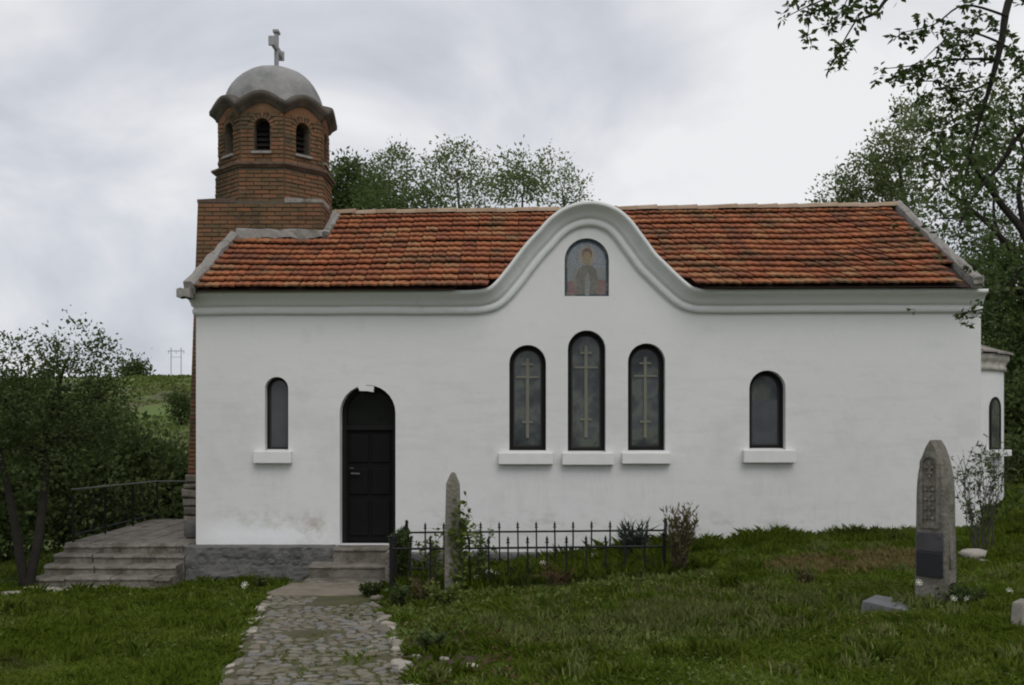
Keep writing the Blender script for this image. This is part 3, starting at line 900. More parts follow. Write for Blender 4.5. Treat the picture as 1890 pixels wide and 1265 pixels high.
# stones at the foot of the tower base
z = -.02
while z < .75:
    h_ = random.uniform(.08, .15)
    b = MB(); b.obox((x0_-.06+random.uniform(-.03,.03), yf-.02+random.uniform(-.015,.015), z+h_/2), Vector((1,0,random.uniform(-.1,.1))).normalized(), ZA, YA, .13+random.uniform(-.03,.03), h_/2-.008, .05, .025)
    b.build('foundation_stone', M['foundation'], tower); z += h_
# moulding band between the two storeys
md = MB()
pr = [(RL-.02, -.05), (RL+.03, -.045), (RL+.045, -.02), (RL+.08, -.012), (RL+.085, .02), (RL+.05, .035), (RU-.01, .06)]
for k in range(8):
    for (r_, z) in pr: md.vert(octp(r_, BT1+z, k))
for k in range(8):
    k2 = (k+1) % 8
    for i in range(len(pr)-1): md.face([k*len(pr)+i, k2*len(pr)+i, k2*len(pr)+i+1, k*len(pr)+i+1])
md.build('moulding', M['mould'], tower)
# mortar caps on the square corners
for sx, sy, mt in ((1,-1,'coping'), (-1,-1,'mould'), (1,1,'mould'), (-1,1,'mould')):
    b = MB(); cx_, cy_ = TCX+sx*(TH+.01), TCY+sy*(TH+.01); l = .60
    b.smooth = False
    za, zb2 = BT0+.02, BT0+.10
    p0 = (cx_, cy_); p1 = (cx_-sx*l, cy_); p2 = (cx_, cy_-sy*l)
    lo = [(p0[0],p0[1],BT0-.03),(p1[0],p1[1],BT0-.03),(p2[0],p2[1],BT0-.03)]
    hi = [(p0[0],p0[1],za),(p1[0],p1[1],za+.03),(p2[0],p2[1],za+.03)]
    i0 = [b.vert(p) for p in lo+hi]
    b.face(i0[3:6]); 
    for i in range(3):
        j = (i+1) % 3; b.face([i0[i], i0[j], i0[3+j], i0[3+i]])
    b.build('corner_cap', M[mt], tower)
# scalloped cornice
sc_ = MB(); sc_.smooth = True
prf = [(RU-.02, .0), (RU+.04, .01), (RU+.06, .05), (RU+.09, .075), (RU+.15, .115), (RU+.155, .175), (RU+.10, .195), (RU-.2, .26)]
NS = 12
seq = []
for k in range(8):
    for i in range(NS):
        s = i/NS
        bumpz = .175*max(0, math.sin(math.pi*s))**1.15
        seq.append((k, s, bumpz))
npf2 = len(prf)
for (k, s, bz) in seq:
    for (r_, z) in prf:
        p = octp(r_, 0, k-1).lerp(octp(r_, 0, k), s)
        sc_.vert((p.x, p.y, 6.585+z+bz))
nn = len(seq)
for i in range(nn):
    j = (i+1) % nn
    for q in range(npf2-1): sc_.face([i*npf2+q, j*npf2+q, j*npf2+q+1, i*npf2+q+1])
sc_.build('scalloped_cornice', M['dark_cornice'], tower)
# infill between brickwork and the scallops
inf = MB()
for (O3, U, Nn, hw) in frames:
    pts = [(-hw, 6.6)] + [(hw, 6.6)] + [(hw*(1-2*i/NS), 6.60+.175*math.sin(math.pi*i/NS)**1.15) for i in range(1, NS)]
    b0 = len(inf.v)
    inf.poly([O3+Nn*.018+U*u+ZA*v for u, v in pts])
inf.build('scallop_infill', M['brick'], tower)
dm = MB(); dm.smooth = True
prd = [(.80, 6.70), (.86, 6.83)] + [(.835*math.cos(t)**.9 if t < 1.55 else 0.001, 6.85+.755*math.sin(t)) for t in np.linspace(.05, math.pi/2, 12)]
def ridge_r(t, z):
    f = abs(((math.degrees(t)-22.5) % 45) - 22.5)/22.5      # 1 at the eight corners ... 0 mid-face
    w_ = max(0, 1-(z-6.72)/.95)
    return 1 - .045*(1-f)*(.5+w_)
dm.lathe((TCX, TCY, 0), prd, 64, rfun=ridge_r)
dome = dm.build('dome', M['dome'], church)
cr = MB()
cb = (TCX+.03, TCY, 7.54)
def cbox(y0, y1, z0, z1, tk=.030):
    cr.obox((cb[0], cb[1]+(y0+y1)/2, cb[2]+(z0+z1)/2), XA, ZA, YA, tk, (z1-z0)/2, (y1-y0)/2)
cbox(-.05, .05, -.06, .66)
cbox(-.32, -.05, .36, .46); cbox(.05, .32, .36, .46)
cbox(-.37, -.32, .33, .49, .05); cbox(.32, .37, .33, .49, .05); cbox(-.08, .08, .66, .71, .05)
cro = cr.build('cross', M['cross'], dome)
bv = cro.modifiers.new('bevel', 'BEVEL'); bv.width = .012; bv.segments = 2

# ------------------------------------------------------------------ apse
ap = MB(); ap.smooth = True
AC = (6.5, 16.7, 0)
ap.lathe(AC, [(1.57,-.5),(1.57,2.52)], 28, 0, math.pi)
apse = ap.build('apse', M['plaster'], church)
b = MB(); b.smooth = True
b.lathe(AC, [(1.57,2.48),(1.61,2.49),(1.61,2.55),(1.595,2.57),(1.62,2.63),(1.655,2.67),(1.655,2.74),(1.4,2.76)], 28, 0, math.pi)
b.build('apse_cornice', mat('stained_apse_cornice', [(.20,.18,.14),(.42,.40,.35),(.60,.59,.56)], noise_scale=5, noise_amt=.8, bump=.3), apse)
for ring_i in range(5):
    r0, r1 = 1.71-.30*ring_i, 1.71-.30*(ring_i+1)-.06; z0, z1 = 2.76+.09*ring_i, 2.76+.09*(ring_i+1)+.01
    ns = 16-2*ring_i
    for k in range(ns):
        t0, t1 = math.pi*k/ns+.004, math.pi*(k+1)/ns-.004
        b = MB(); dz = random.uniform(-.012, .012)
        q = []
        for (r_, z) in ((r0, z0+.02), (r1, z1+.03)):
            for t in (t0, t1): q.append((AC[0]+r_*math.sin(t), AC[1]-r_*math.cos(t), z+dz))
        vt = [b.vert(p) for p in q] + [b.vert((p[0], p[1], p[2]-.03)) for p in q]
        b.face([vt[0],vt[1],vt[3],vt[2]]); b.face([vt[4],vt[5],vt[1],vt[0]]); b.face([vt[4],vt[0],vt[2],vt[6]]); b.face([vt[1],vt[5],vt[7],vt[3]])
        b.build('apse_roof_tile', M['apse_roof'], apse)
wa = R(41); Nn = Vector((math.sin(wa), -math.cos(wa), 0)); U = Vector((math.cos(wa), math.sin(wa), 0)); O3 = Vector(AC)+Nn*1.57
to3 = lambda u, v: O3+U*u+ZA*v
b = MB(); o1 = arch(-.19, .19, 1.26, 2.08, 10); i1 = arch(-.15, .15, 1.28, 2.04, 10)
n = len(o1)
for i in range(n):
    j = (i+1) % n
    b.poly([to3(*o1[i])+Nn*.012, to3(*o1[j])+Nn*.012, to3(*i1[j])+Nn*.012, to3(*i1[i])+Nn*.012])
    b.poly([to3(*o1[j])+Nn*.012, to3(*o1[i])+Nn*.012, to3(*o1[i])-Nn*.03, to3(*o1[j])-Nn*.03])
aw = b.build('apse_window', M['frame'], apse)
b = MB(); b.poly([to3(u, v)+Nn*.004 for u, v in i1]); b.build('apse_pane', M['glass'], apse)
b = MB(); b.obox(to3(0, 1.20), U, ZA, Nn, .30, .05, .13, .01); b.build('apse_sill', M['sill'], apse)

# ------------------------------------------------------------------ plinth of rubble stone
pl = MB()
def rough_face(X0, X1, Z0, Z1, Y, back, amp):
    nx_, nz_ = int((X1-X0)/.04), int((Z1-Z0)/.04); b0 = len(pl.v)
    for j in range(nz_+1):
        for i in range(nx_+1):
            x, z = lerp(X0, X1, i/nx_), lerp(Z0, Z1, j/nz_)
            d = amp*(mnoise.noise((x*4.5, z*6, 1.0))+.6*mnoise.noise((x*11, z*13, 4.0))+.3*mnoise.noise((x*25, z*25, 7.0)))
            pl.vert((x, Y-d, z+.5*d))
    for j in range(nz_):
        for i in range(nx_): pl.face([b0+j*(nx_+1)+i, b0+j*(nx_+1)+i+1, b0+(j+1)*(nx_+1)+i+1, b0+(j+1)*(nx_+1)+i])
    for i in range(nx_):
        a = b0+nz_*(nx_+1)+i; c = pl.vert((pl.v[a][0], back, Z1+.02)); d = pl.vert((pl.v[a+1][0], back, Z1+.02)); pl.face([a, a+1, d, c])
rough_face(-4.46, -2.44, -.75, -.03, 13.60, 13.83, .035)
rough_face(-1.62, 2.9, -.75, -.13, 13.70, 13.83, .02)
plinth = pl.build('plinth', M['rubble'], church)
def stone_mb(seed, n=7, prof=((.80,-.55),(1.0,-.05),(.86,.42),(.45,.62))):
    """irregular flattened pebble, unit size"""
    rr = random.Random(seed); b = MB(); b.smooth = True
    ph = rr.uniform(0, 6)
    for (r_, z) in prof:
        for k in range(n):
            t = 2*math.pi*k/n+ph
            q = r_*(1+rr.uniform(-.16,.16)); q2 = max(abs(math.cos(t)), abs(math.sin(t)))**-.45
            b.vert((q*q2*math.cos(t), q*q2*math.sin(t), z+rr.uniform(-.07,.07)))
    for i in range(3):
        for k in range(n): b.face([i*n+k, i*n+(k+1) % n, (i+1)*n+(k+1) % n, (i+1)*n+k])
    b.face([3*n+k for k in range(n)])
    return b
smb = [stone_mb(i) for i in range(8)]
cmb_ = [stone_mb(40+i, 6, ((.92,-.5),(1.0,.05),(.92,.32),(.62,.42))) for i in range(8)]
for b in cmb_: b.sm = [False]*len(b.sm)
rub_meshes = [b.mesh('stone', M['rubble']) for b in cmb_]
cob_meshes = [b.mesh('cobble', M['cobble']) for b in cmb_]
pale_meshes = [b.mesh('stone', M['edging']) for b in smb+cmb_]
def wallstones(X0, X1, Z0, Z1, Y, par):
    z = Z0
    while z < Z1:
        h = random.uniform(.075, .12); x = X0
        while x < X1:
            w = random.uniform(.09, .22)
            o = link('stone', random.choice(rub_meshes), par)
            o.location = (x+w/2, Y, z+h/2+random.uniform(-.02,.02)); o.scale = (w/2*random.uniform(.75,.97), h/2*random.uniform(.8,1.05), random.uniform(.03,.055))
            o.rotation_euler = (R(90), random.uniform(-.08,.08), 0)
            x += w
        z += h
wallstones(-4.42, -2.46, -.66, -.08, 13.615, plinth)
wallstones(-1.55, 2.6, -.42, -.14, 13.695, plinth)

# ------------------------------------------------------------------ steps at the side door
ds = thing('door_steps', 'three low concrete steps rising to the black arched side door', 'steps', (-2.17, 13.2, -.5))
def step(name, par, x0, x1, y0, y1, z0, z1, m, loc, cham=.02):
    b = MB(); nx_ = 10
    for i in range(nx_+1):
        x = lerp(x0, x1, i/nx_); j = random.uniform(-.018, .018); k = random.uniform(-.014, .010)
        for (y, z) in ((y1, z0), (y0+j+.02, z0), (y0+j+.02, z1-.045), (y0+j, z1-.04), (y0+j, z1-cham+k), (y0+j+cham, z1+k), (y1, z1)):
            b.vert((x-loc[0], y-loc[1], z-loc[2]))
    for i in range(nx_):
        for k in range(6): b.face([i*7+k, (i+1)*7+k, (i+1)*7+k+1, i*7+k+1][::-1])
    b.face([k for k in range(7)]); b.face([nx_*7+k for k in range(7)][::-1])
    return b.build(name, m, par)
L0 = ds.location
step('tread', ds, -2.42, -1.655, 13.45, 13.79, -.8, -.018, M['concrete'], L0)
step('tread', ds, -2.70, -1.650, 13.20, 13.60, -.8, -.215, M['concrete'], L0)
step('tread', ds, -2.72, -1.645, 12.95, 13.58, -.8, -.39, M['concrete'], L0)
b = MB(); b.box(.525, .60, -.28, .38, -.4, .485); b.build('cheek_wall', M['concrete'], ds)
b = MB()
pp = [(-3.02,12.15),(-2.9,12.02),(-2.2,11.98),(-1.75,12.05),(-1.66,12.3),(-1.66,12.93),(-2.85,12.93)]
pad = thing('door_pad', 'tan concrete landing slab at the foot of the side door steps', 'slab', (-2.3, 12.4, -.46))
b.prism([(u+2.3, v-12.4) for u, v in pp], lambda u, v: (u, v, 0), -.2, .055, ZA)
b.build('slab', M['pad'], pad)

# ------------------------------------------------------------------ entrance terrace and stairs
terr = MB(); terr.box(-6.22, -4.42, 13.92, 17.4, -1.6, -.06)
terrace = terr.build('terrace', M['concrete'], kind='structure')
x = -6.24
for i in range(5):
    y = 13.86
    for j in range(7):
        b = MB(); wx, wy = .352, .50
        b.obox((x+wx/2, y+wy/2, -.05), XA, Vector((0,1,0)), ZA, wx/2-.008, wy/2-.010, .045+random.uniform(0,.008), .012)
        b.build('flagstone', M['concrete'], terrace); y += wy
    x += wx+.008
ss = thing('stone_stairs', 'worn wide stone steps climbing to the church terrace', 'stairs', (-5.3, 13.2, -.6))
L0 = ss.location
for i in range(5):
    z1 = -.0-.112*i; y0 = 13.80-.255*i
    x_ = -6.22-.02*i; cuts = [x_]
    while cuts[-1] < -4.45:
        cuts.append(min(-4.47, cuts[-1]+random.uniform(.35, .7)))
        if cuts[-1] >= -4.48: break
    for q in range(len(cuts)-1):
        if cuts[q+1]-cuts[q] < .05: continue
        dz = random.uniform(-.024, .008)
        step('step_stone', ss, cuts[q]+.004, cuts[q+1]-.004, y0+random.uniform(-.035,.03), y0+.40, z1-.35, z1+dz, M['concrete'], L0, .025)
b = MB(); b.box(-.94, .9, -.2, .55, -.6, -.02); b.build('step_core', M['rubble'], ss)
# pale loose block at the foot of the stairs, and a rubble stone by the tower corner
def rock(name, label, cat, loc, size, m, rz=0, seed=0, group=None, ang=False):
    o = (cmb_ if ang or seed % 2 else smb)[seed % 8].build(name, m, None, label=label, cat=cat, group=group)
    o.location = loc; o.scale = size; o.rotation_euler = (random.uniform(-.15,.15), random.uniform(-.15,.15), rz)
    return o
p = P(82, 1110, 12.35); rock('rock', 'flat pale stone lying at the left foot of the stone stairs', 'rock', (p.x, 12.35, gz(p.x,12.35)+.05), (.27,.16,.09), M['pale_stone'], .1, 1)
p = P(20, 1130, 12.0); rock('rock', 'small pale stone half in the grass left of the stairs', 'rock', (p.x, 12.0, gz(p.x,12.0)+.03), (.12,.10,.07), M['pale_stone'], .5, 3)
rock('rock', 'mossy grey rubble stone set against the tower corner on the terrace', 'rock', (-4.62, 14.5, .13), (.16,.14,.22), M['rubble'], .3, 2)

# terrace railing
rl = thing('terrace_railing', 'thin dark metal railing along the outer edge of the terrace', 'railing', (-6.15, 15.5, 0))
def rail_piece(nm, pts, r_, m=M['iron']):
    b = MB(); b.tube([Vector(p)-rl.location for p in pts], r_, 6); return b.build(nm, m, rl)
rail_piece('handrail', [(-6.15,13.9,.74),(-6.15,17.25,.66)], .013, M['grey_rail'])
rail_piece('handrail', [(-6.15,17.25,.66),(-4.9,17.3,.66)], .013, M['grey_rail'])
for y in (13.95, 15.05, 16.15, 17.25): rail_piece('post', [(-6.15,y,-.05),(-6.15,y,.66)], .018)
for y in np.arange(14.3, 17.1, .36): rail_piece('baluster', [(-6.15,y,.08),(-6.15,y,.67)], .008)
for x in np.arange(-5.9, -4.9, .36): rail_piece('baluster', [(x,17.27,.08),(x,17.27,.66)], .008)
rail_piece('lower_rail', [(-6.15,13.95,.10),(-6.15,17.25,.10)], .012)
b = MB(); b.tube([(-10.5,12.9,-.42),(-6.75,12.75,-.40)], .022, 6); o = b.build('pole_rail', M['coping'], None, label='thin pale pole rail at the left edge below the stairs', cat='rail')
b = MB(); b.tube([(-6.78,12.75,-.95),(-6.76,12.75,-.36)], .03, 6); b.build('post', M['coping'], o)

# ------------------------------------------------------------------ cobbled path
pb = MB()
Ys = np.arange(4.0, 12.41, .2)
for Y in Ys:
    c_, hw = path_c(Y)
    for s in (-1, -.5, 0, .5, 1): pb.vert((c_+s*(hw+.05), Y, gz(c_+s*hw, Y)+.018))
for i in range(len(Ys)-1):
    for k in range(4): pb.face([i*5+k, i*5+k+1, (i+1)*5+k+1, (i+1)*5+k])
path = pb.build('path', M['path_bed'], kind='structure')
cobs = []
Y = 5.4
while Y < 11.9:
    c_, hw = path_c(Y); x = c_-hw+random.uniform(0,.05); dY = random.uniform(.075, .10)
    while x < c_+hw:
        w = random.uniform(.07, .17)
        u = (x+w/2-c_)/hw
        keep = mnoise.noise((x*1.3, Y*1.1, 9.0)) - (.25 if (u > .3 and Y < 9.3) else 0) - (.5 if (Y > 11.1 and u > -.2) else 0) > -.38
        if keep and x+w < c_+hw+.05:
            cobs.append((x+w/2, Y+random.uniform(-.02,.02), w/2*.93, dY/2*.95, random.uniform(-.35,.35)))
        x += w
    Y += dY
vis = [c for c in cobs if c[1] > 6.7]
vis.sort(key=lambda c: c[1])
cs = MB(); rank = {id(c): i for i, c in enumerate(vis)}
for c in cobs:
    z = gz(c[0], c[1])+.014+random.uniform(-.010,.007); k = random.randrange(8)
    if id(c) in rank and rank[id(c)] < 290:
        o = link('cobble', cob_meshes[k], path); o.location = (c[0], c[1], z); o.scale = (c[2], c[3], .035); o.rotation_euler = (random.uniform(-.1,.1), random.uniform(-.1,.1), c[4])
    else:
        m = Matrix.Translation((c[0],c[1],z)) @ Matrix.Rotation(c[4], 4, 'Z') @ Matrix.Diagonal((c[2],c[3],.035,1))
        b0 = len(cs.v); s_ = cmb_[k]; cs.v += [tuple(m @ Vector(v)) for v in s_.v]
        cs.f += [tuple(b0+j for j in f) for f in s_.f]; cs.m += s_.m; cs.sm += s_.sm
cs.build('cobbles', M['cobble'], path, kind='stuff')
for side in (-1, 1):
    Y = 6.3
    while Y < 12.0:
        c_, hw = path_c(Y); s = random.uniform(.03, .062)*(1.25 if side > 0 else .9)
        if random.random() < (.8 if side > 0 else .6):
            x = c_+side*(hw+random.uniform(.0,.08))
            o = link('edging_stone', random.choice(pale_meshes), path); o.location = (x, Y, gz(x, Y)+s*.45)
            o.scale = (s*1.15, s*random.uniform(.8,1.3), s*.8); o.rotation_euler = (random.uniform(-.4,.4), random.uniform(-.4,.4), random.uniform(0,3))
        Y += s*2+random.uniform(.0,.10)

# ------------------------------------------------------------------ graveyard plot: iron fence
FX0, FX1, FY0, FY1 = -1.385, 2.02, 11.4, 13.1
def ftop(x): return .355+.03*(x-FX0)/3.4
gf = thing('grave_fence', 'low black wrought iron fence with spiked pickets round the overgrown grave plot', 'fence', (.3, 12.2, -.3))
G0 = gf.location.copy()
b = MB(); h = .74
b.box(-.010,.010,-.010,.010,-h,-.05)
v = [b.vert(p) for p in ((-.008,-.008,-.06),(.008,-.008,-.06),(.008,.008,-.06),(-.008,.008,-.06),(-.017,0,-.035),(0,-.017,-.035),(.017,0,-.035),(0,.017,-.035),(0,0,.012))]
for q in ((0,1,5),(1,2,6),(2,3,7),(3,0,4),(0,5,4),(1,6,5),(2,7,6),(3,4,7),(4,5,8),(5,6,8),(6,7,8),(7,4,8)): b.face([v[i] for i in q])
b.box(-.02,.02,-.02,.02,-.075,-.062)
pk = b.mesh('picket', M['iron'])
def picket(x, y, z):
    o = link('picket', pk, gf); o.location = Vector((x, y, z))-G0; o.rotation_euler = (random.uniform(-.02,.02), random.uniform(-.02,.02), 0)
n = 15; FXN = 1.74
for i in range(n):
    x = lerp(FX0, FX1, i/(n-1)); xn = lerp(FX0, FXN, i/(n-1))
    picket(x, FY1, ftop(x)); picket(xn, FY0, ftop(xn)+.005)
for i in range(1, 8):
    y = lerp(FY0, FY1, i/8); picket(FX0, y, ftop(FX0)); picket(lerp(FXN, FX1, i/8), y, ftop(FX1))
def bar(nm, p, q, w=.014):
    b = MB(); b.tube([Vector(p)-G0, (Vector(p)+Vector(q))/2-G0+Vector((0,0,random.uniform(-.006,.006))), Vector(q)-G0], w, 6); b.build(nm, M['iron'], gf)
for y in (FY0, FY1):
    for dz in (.125, .60): bar('rail', (FX0-.02, y, ftop(FX0)-dz), ((FX1 if y == FY1 else FXN)+.02, y, ftop(FX1)-dz))
for x in (FX0, FX1):
    for dz in (.125, .60): bar('rail', (x if x < 0 else FXN, FY0, ftop(x)-dz), (x, FY1, ftop(x)-dz))
for x in (FX0, FX1):
    for y in (FY0, FY1):
        b = MB(); b.box(-.018,.018,-.018,.018,-.85,.0); b.tube([(0,0,0),(0,0,.02),(0,0,.045)], [.02,.026,.004], 8)
        o = b.build('corner_post', M['iron'], gf); o.location = Vector((FXN if x > 0 and y == FY0 else x, y, ftop(x)+.0))-G0

# ------------------------------------------------------------------ small obelisk gravestone
Y = 11.15; p = P(836, 1100, Y)
ob = thing('obelisk_gravestone', 'slim weathered stone obelisk gravestone with pointed tip before the iron fence', 'gravestone', (p.x, Y, gz(p.x, Y)-.03), rz=.12)
zt_ = P(836, 872, Y).z-ob.location.z
b = MB()
lv = [(.0,.115),(.10,.112),(.12,.092),(.5,.09),(zt_-.13,.074),(zt_-.02,.03),(zt_,.012)]
for z, w in lv:
    for sx, sy in ((-1,-1),(1,-1),(1,1),(-1,1)):
        b.vert((sx*w+random.uniform(-.004,.004), sy*w*.85, z+random.uniform(-.004,.004)))
for i in range(len(lv)-1):
    for k in range(4): b.face([i*4+k, i*4+(k+1)%4, (i+1)*4+(k+1)%4, (i+1)*4+k])
b.face([(len(lv)-1)*4+k for k in range(4)])
b.build('shaft', M['gravestone'], ob)

# ------------------------------------------------------------------ tall gravestone on the right
Y = 9.0; p = P(1727, 1112, Y)
gs = thing('tall_gravestone', 'tall grey round-topped gravestone with carved relief and dark plaque on the right', 'gravestone', (p.x, Y, gz(p.x, Y)-.05), rz=R(-48))
gs.location.z = P(1727, 1112, Y).z-.06
zt_ = P(1722, 811, Y+.05).z-gs.location.z
hw0, hw1, dp = .145, .112, .115           # half width at foot and shoulder, half depth
b = MB(); N1 = 16
def gout(z0):
    rt = []
    for k in range(0, 25):
        z = zt_*k/24; s = k/24
        w = hw0*(1-.17*s)
        if s > .66: w *= max(0.0, 1-((s-.66)/.34)**2.3)**.80
        rt.append((w, z))
    o = rt[:-1]+[(0, zt_)]+[(-w, z) for w, z in rt[:-1][::-1]]
    return o
go = gout(0)
b.prism(go, lambda u, v: (u, 0, v), dp, -dp, Vector((0,1,0)))
st_ = b.build('stele', M['gravestone'], gs)
bv = st_.modifiers.new('bevel', 'BEVEL'); bv.width = .012; bv.segments = 2
# raised border, relief carving and plaque on the front face
fy = -dp
b = MB()
bo = arch(-.088, .088, .74, zt_-.13, 10); bi = arch(-.062, .062, .77, zt_-.16, 10)
n = len(bo)
for i in range(n):
    j = (i+1) % n
    for A, B, y0, y1 in ((bo, bi, fy-.016, fy-.016),):
        b.poly([(A[i][0],y0,A[i][1]),(A[j][0],y0,A[j][1]),(B[j][0],y1,B[j][1]),(B[i][0],y1,B[i][1])])
    b.poly([(bi[i][0],fy-.016,bi[i][1]),(bi[j][0],fy-.016,bi[j][1]),(bi[j][0],fy+.0,bi[j][1]),(bi[i][0],fy+.0,bi[i][1])])
    b.poly([(bo[j][0],fy-.016,bo[j][1]),(bo[i][0],fy-.016,bo[i][1]),(bo[i][0],fy,bo[i][1]),(bo[j][0],fy,bo[j][1])])
b.build('border', M['gravestone'], st_)
b = MB()
def ro(u, v, lu, lv, t=.014, a=0):
    ca, sa = math.cos(a), math.sin(a)
    b.obox((u, fy-t/2, v), Vector((ca,0,sa)), Vector((-sa,0,ca)), Vector((0,-1,0)), lu, lv, t/2+.002, .003)
zc = zt_-.27
ro(0, zc, .012, .075); ro(0, zc+.02, .042, .012); ro(0, zc-.035, .028, .010)
for q in range(4):
    z = .83+q*.085
    ro(-.028, z, .016, .012, .016, .7); ro(.028, z, .016, .012, .016, -.7); ro(0, z+.035, .020, .014, .018, .785); ro(0, z-.005, .046, .006, .010)
ro(0, .98, .008, .16, .012)
b.build('carved_relief', M['gravestone'], st_)
b = MB(); b.obox((0, fy-.010, .615), XA, ZA, YA, .120, .085, .010, .005); b.build('plaque', M['plaque_grey'], st_)
b = MB(); b.obox((0, fy-.013, .415), XA, ZA, Vector((0,-1,-.04)).normalized(), .118, .112, .013, .006); b.build('plaque', M['plaque'], st_)
for sx in (-1, 1):
    b = MB(); b.obox((sx*.10, fy-.026, .675), XA, ZA, YA, .008, .008, .004, .002); b.build('plaque_stud', M['grey_rail'], st_)
# side carving: two shallow grooves as thin raised bands on the right flank
b = MB()
b.obox((hw1+.012, -.0, .80), Vector((0,1,0)), Vector((-.07,0,1)).normalized(), Vector((1,0,.07)).normalized(), .03, .42, .006, .003)
b.build('side_band', M['gravestone'], st_)
b = MB(); b.box(-.20, .20, -.18, .18, -.12, .06); bo_ = b.build('base', M['gravestone'], gs)
# grey slab at its foot
p = P(1655, 1112, 8.75)
sl = MB(); pts = [(-.24,-.10),(.02,-.17),(.25,-.04),(.23,.12),(-.10,.13)]
sl.prism(pts, lambda u, v: (u*1.35, v*1.7, 0), -.16, .004, ZA)
o = sl.build('grave_slab', M['slab'], None, label='grey stone slab lying in the grass left of the tall gravestone', cat='slab')
o.location = (p.x, 8.75, P(1655, 1114, 8.75).z); o.rotation_euler = (R(3), R(8), -.15)
Y = 11.2; p = P(1797, 1022, Y)
rock('rock', 'flat pale rock in the grass right behind the tall gravestone', 'rock', (p.x, Y, p.z-.005), (.15,.12,.085), M['pale_stone'], .2, 4)
p = P(1814, 1036, 11.0); rock('rock', 'small round white stone leaning on the flat pale rock', 'rock', (p.x, 11.0, p.z+.0), (.05,.05,.045), M['pale_stone'], .2, 5)
# low pale headstone cut by the right edge
Y = 7.6; p = P(1893, 1172, Y)
hs = MB(); hs.prism([(-.13,0),(.20,0),(.19,.24),(.14,.29),(-.02,.30),(-.10,.27)], lambda u, v: (u, 0, v), -.06, .07, Vector((0,1,0)))
o = hs.build('headstone', M['pale_stone'], None, label='low broken pale headstone at the right edge of the graveyard', cat='gravestone')
o.location = (p.x+.03, Y, p.z-.03); o.rotation_euler = (R(-6), R(4), .3)
bv = o.modifiers.new('bevel', 'BEVEL'); bv.width = .015; bv.segments = 2
b = MB(); b.prism([(-.01,.04),(.12,.04),(.12,.13),(.08,.17),(.0,.14)], lambda u, v: (u, 0, v), -.063, -.058, Vector((0,1,0)))
b.build('opening_shade_patch', M['plaque'], o)  # flat dark patch on the face, painted as a shaded opening

# ------------------------------------------------------------------ vegetation helpers
def leaf_quads(ctr, nrm, size, asp=.5, rng=RNG):
    """diamond leaves: ctr (N,3), nrm (N,3) long axis directions, size (N,)"""
    n = len(ctr)
    d = nrm/np.linalg.norm(nrm, axis=1, keepdims=True)
    r = rng.normal(size=(n, 3)); s = np.cross(d, r); s /= np.linalg.norm(s, axis=1, keepdims=True)+1e-9
    up = np.cross(s, d)
    L_ = size[:, None]
    v0 = ctr; v2 = ctr+d*L_
    m_ = ctr+d*L_*.45
    v1 = m_+s*L_*asp*.5+up*L_*.07; v3 = m_-s*L_*asp*.5+up*L_*.07
    V = np.stack([v0, v1, v2, v3], 1).reshape(-1, 3)
    Q = np.arange(n*4).reshape(n, 4)
    return V, Q

def crown_pts(blobs, per, rng, spread, shell=.45):
    """leaf positions gathered on short random sprays inside ellipsoids -> uneven outline with gaps"""
    C, D = [], []
    for (c, r, k) in blobs:
        nsp = int(per*k)
        d = rng.normal(size=(nsp, 3)); d /= np.linalg.norm(d, axis=1, keepdims=True)
        rad = shell+(1-shell)*rng.random(nsp)**.6
        rad *= 1+.22*rng.normal(size=nsp)*.6
        pos = np.array(c)+d*rad[:, None]*np.array(r)
        # drop sprays in noise holes
        keep = np.array([mnoise.noise((p[0]*1.6/max(r[0], .6)*1.4, p[1]*1.3, p[2]*1.6/max(r[2], .6)*1.4)) > -.12+.25*rng.random()-.2 for p in pos])
        pos, d = pos[keep], d[keep]
        m = 9
        off = rng.normal(size=(len(pos), m, 3))*spread
        along = rng.random((len(pos), m, 1))*spread*2.2
        pts = pos[:, None, :]+off*.6+d[:, None, :]*along
        C.append(pts.reshape(-1, 3))
        dd = d[:, None, :]*.9+rng.normal(size=(len(pos), m, 3))*.8+np.array([0, 0, .15])
        D.append(dd.reshape(-1, 3))
    return np.concatenate(C), np.concatenate(D)

def bend(a, b, n=4, wob=.08):
    a, b = Vector(a), Vector(b); L_ = (b-a).length; out = []
    for i in range(n+1):
        t = i/n; p = a.lerp(b, t)
        if 0 < i < n: p += Vector((random.uniform(-1,1), random.uniform(-1,1), random.uniform(-.6,1)))*L_*wob
        out.append(p)
    return out

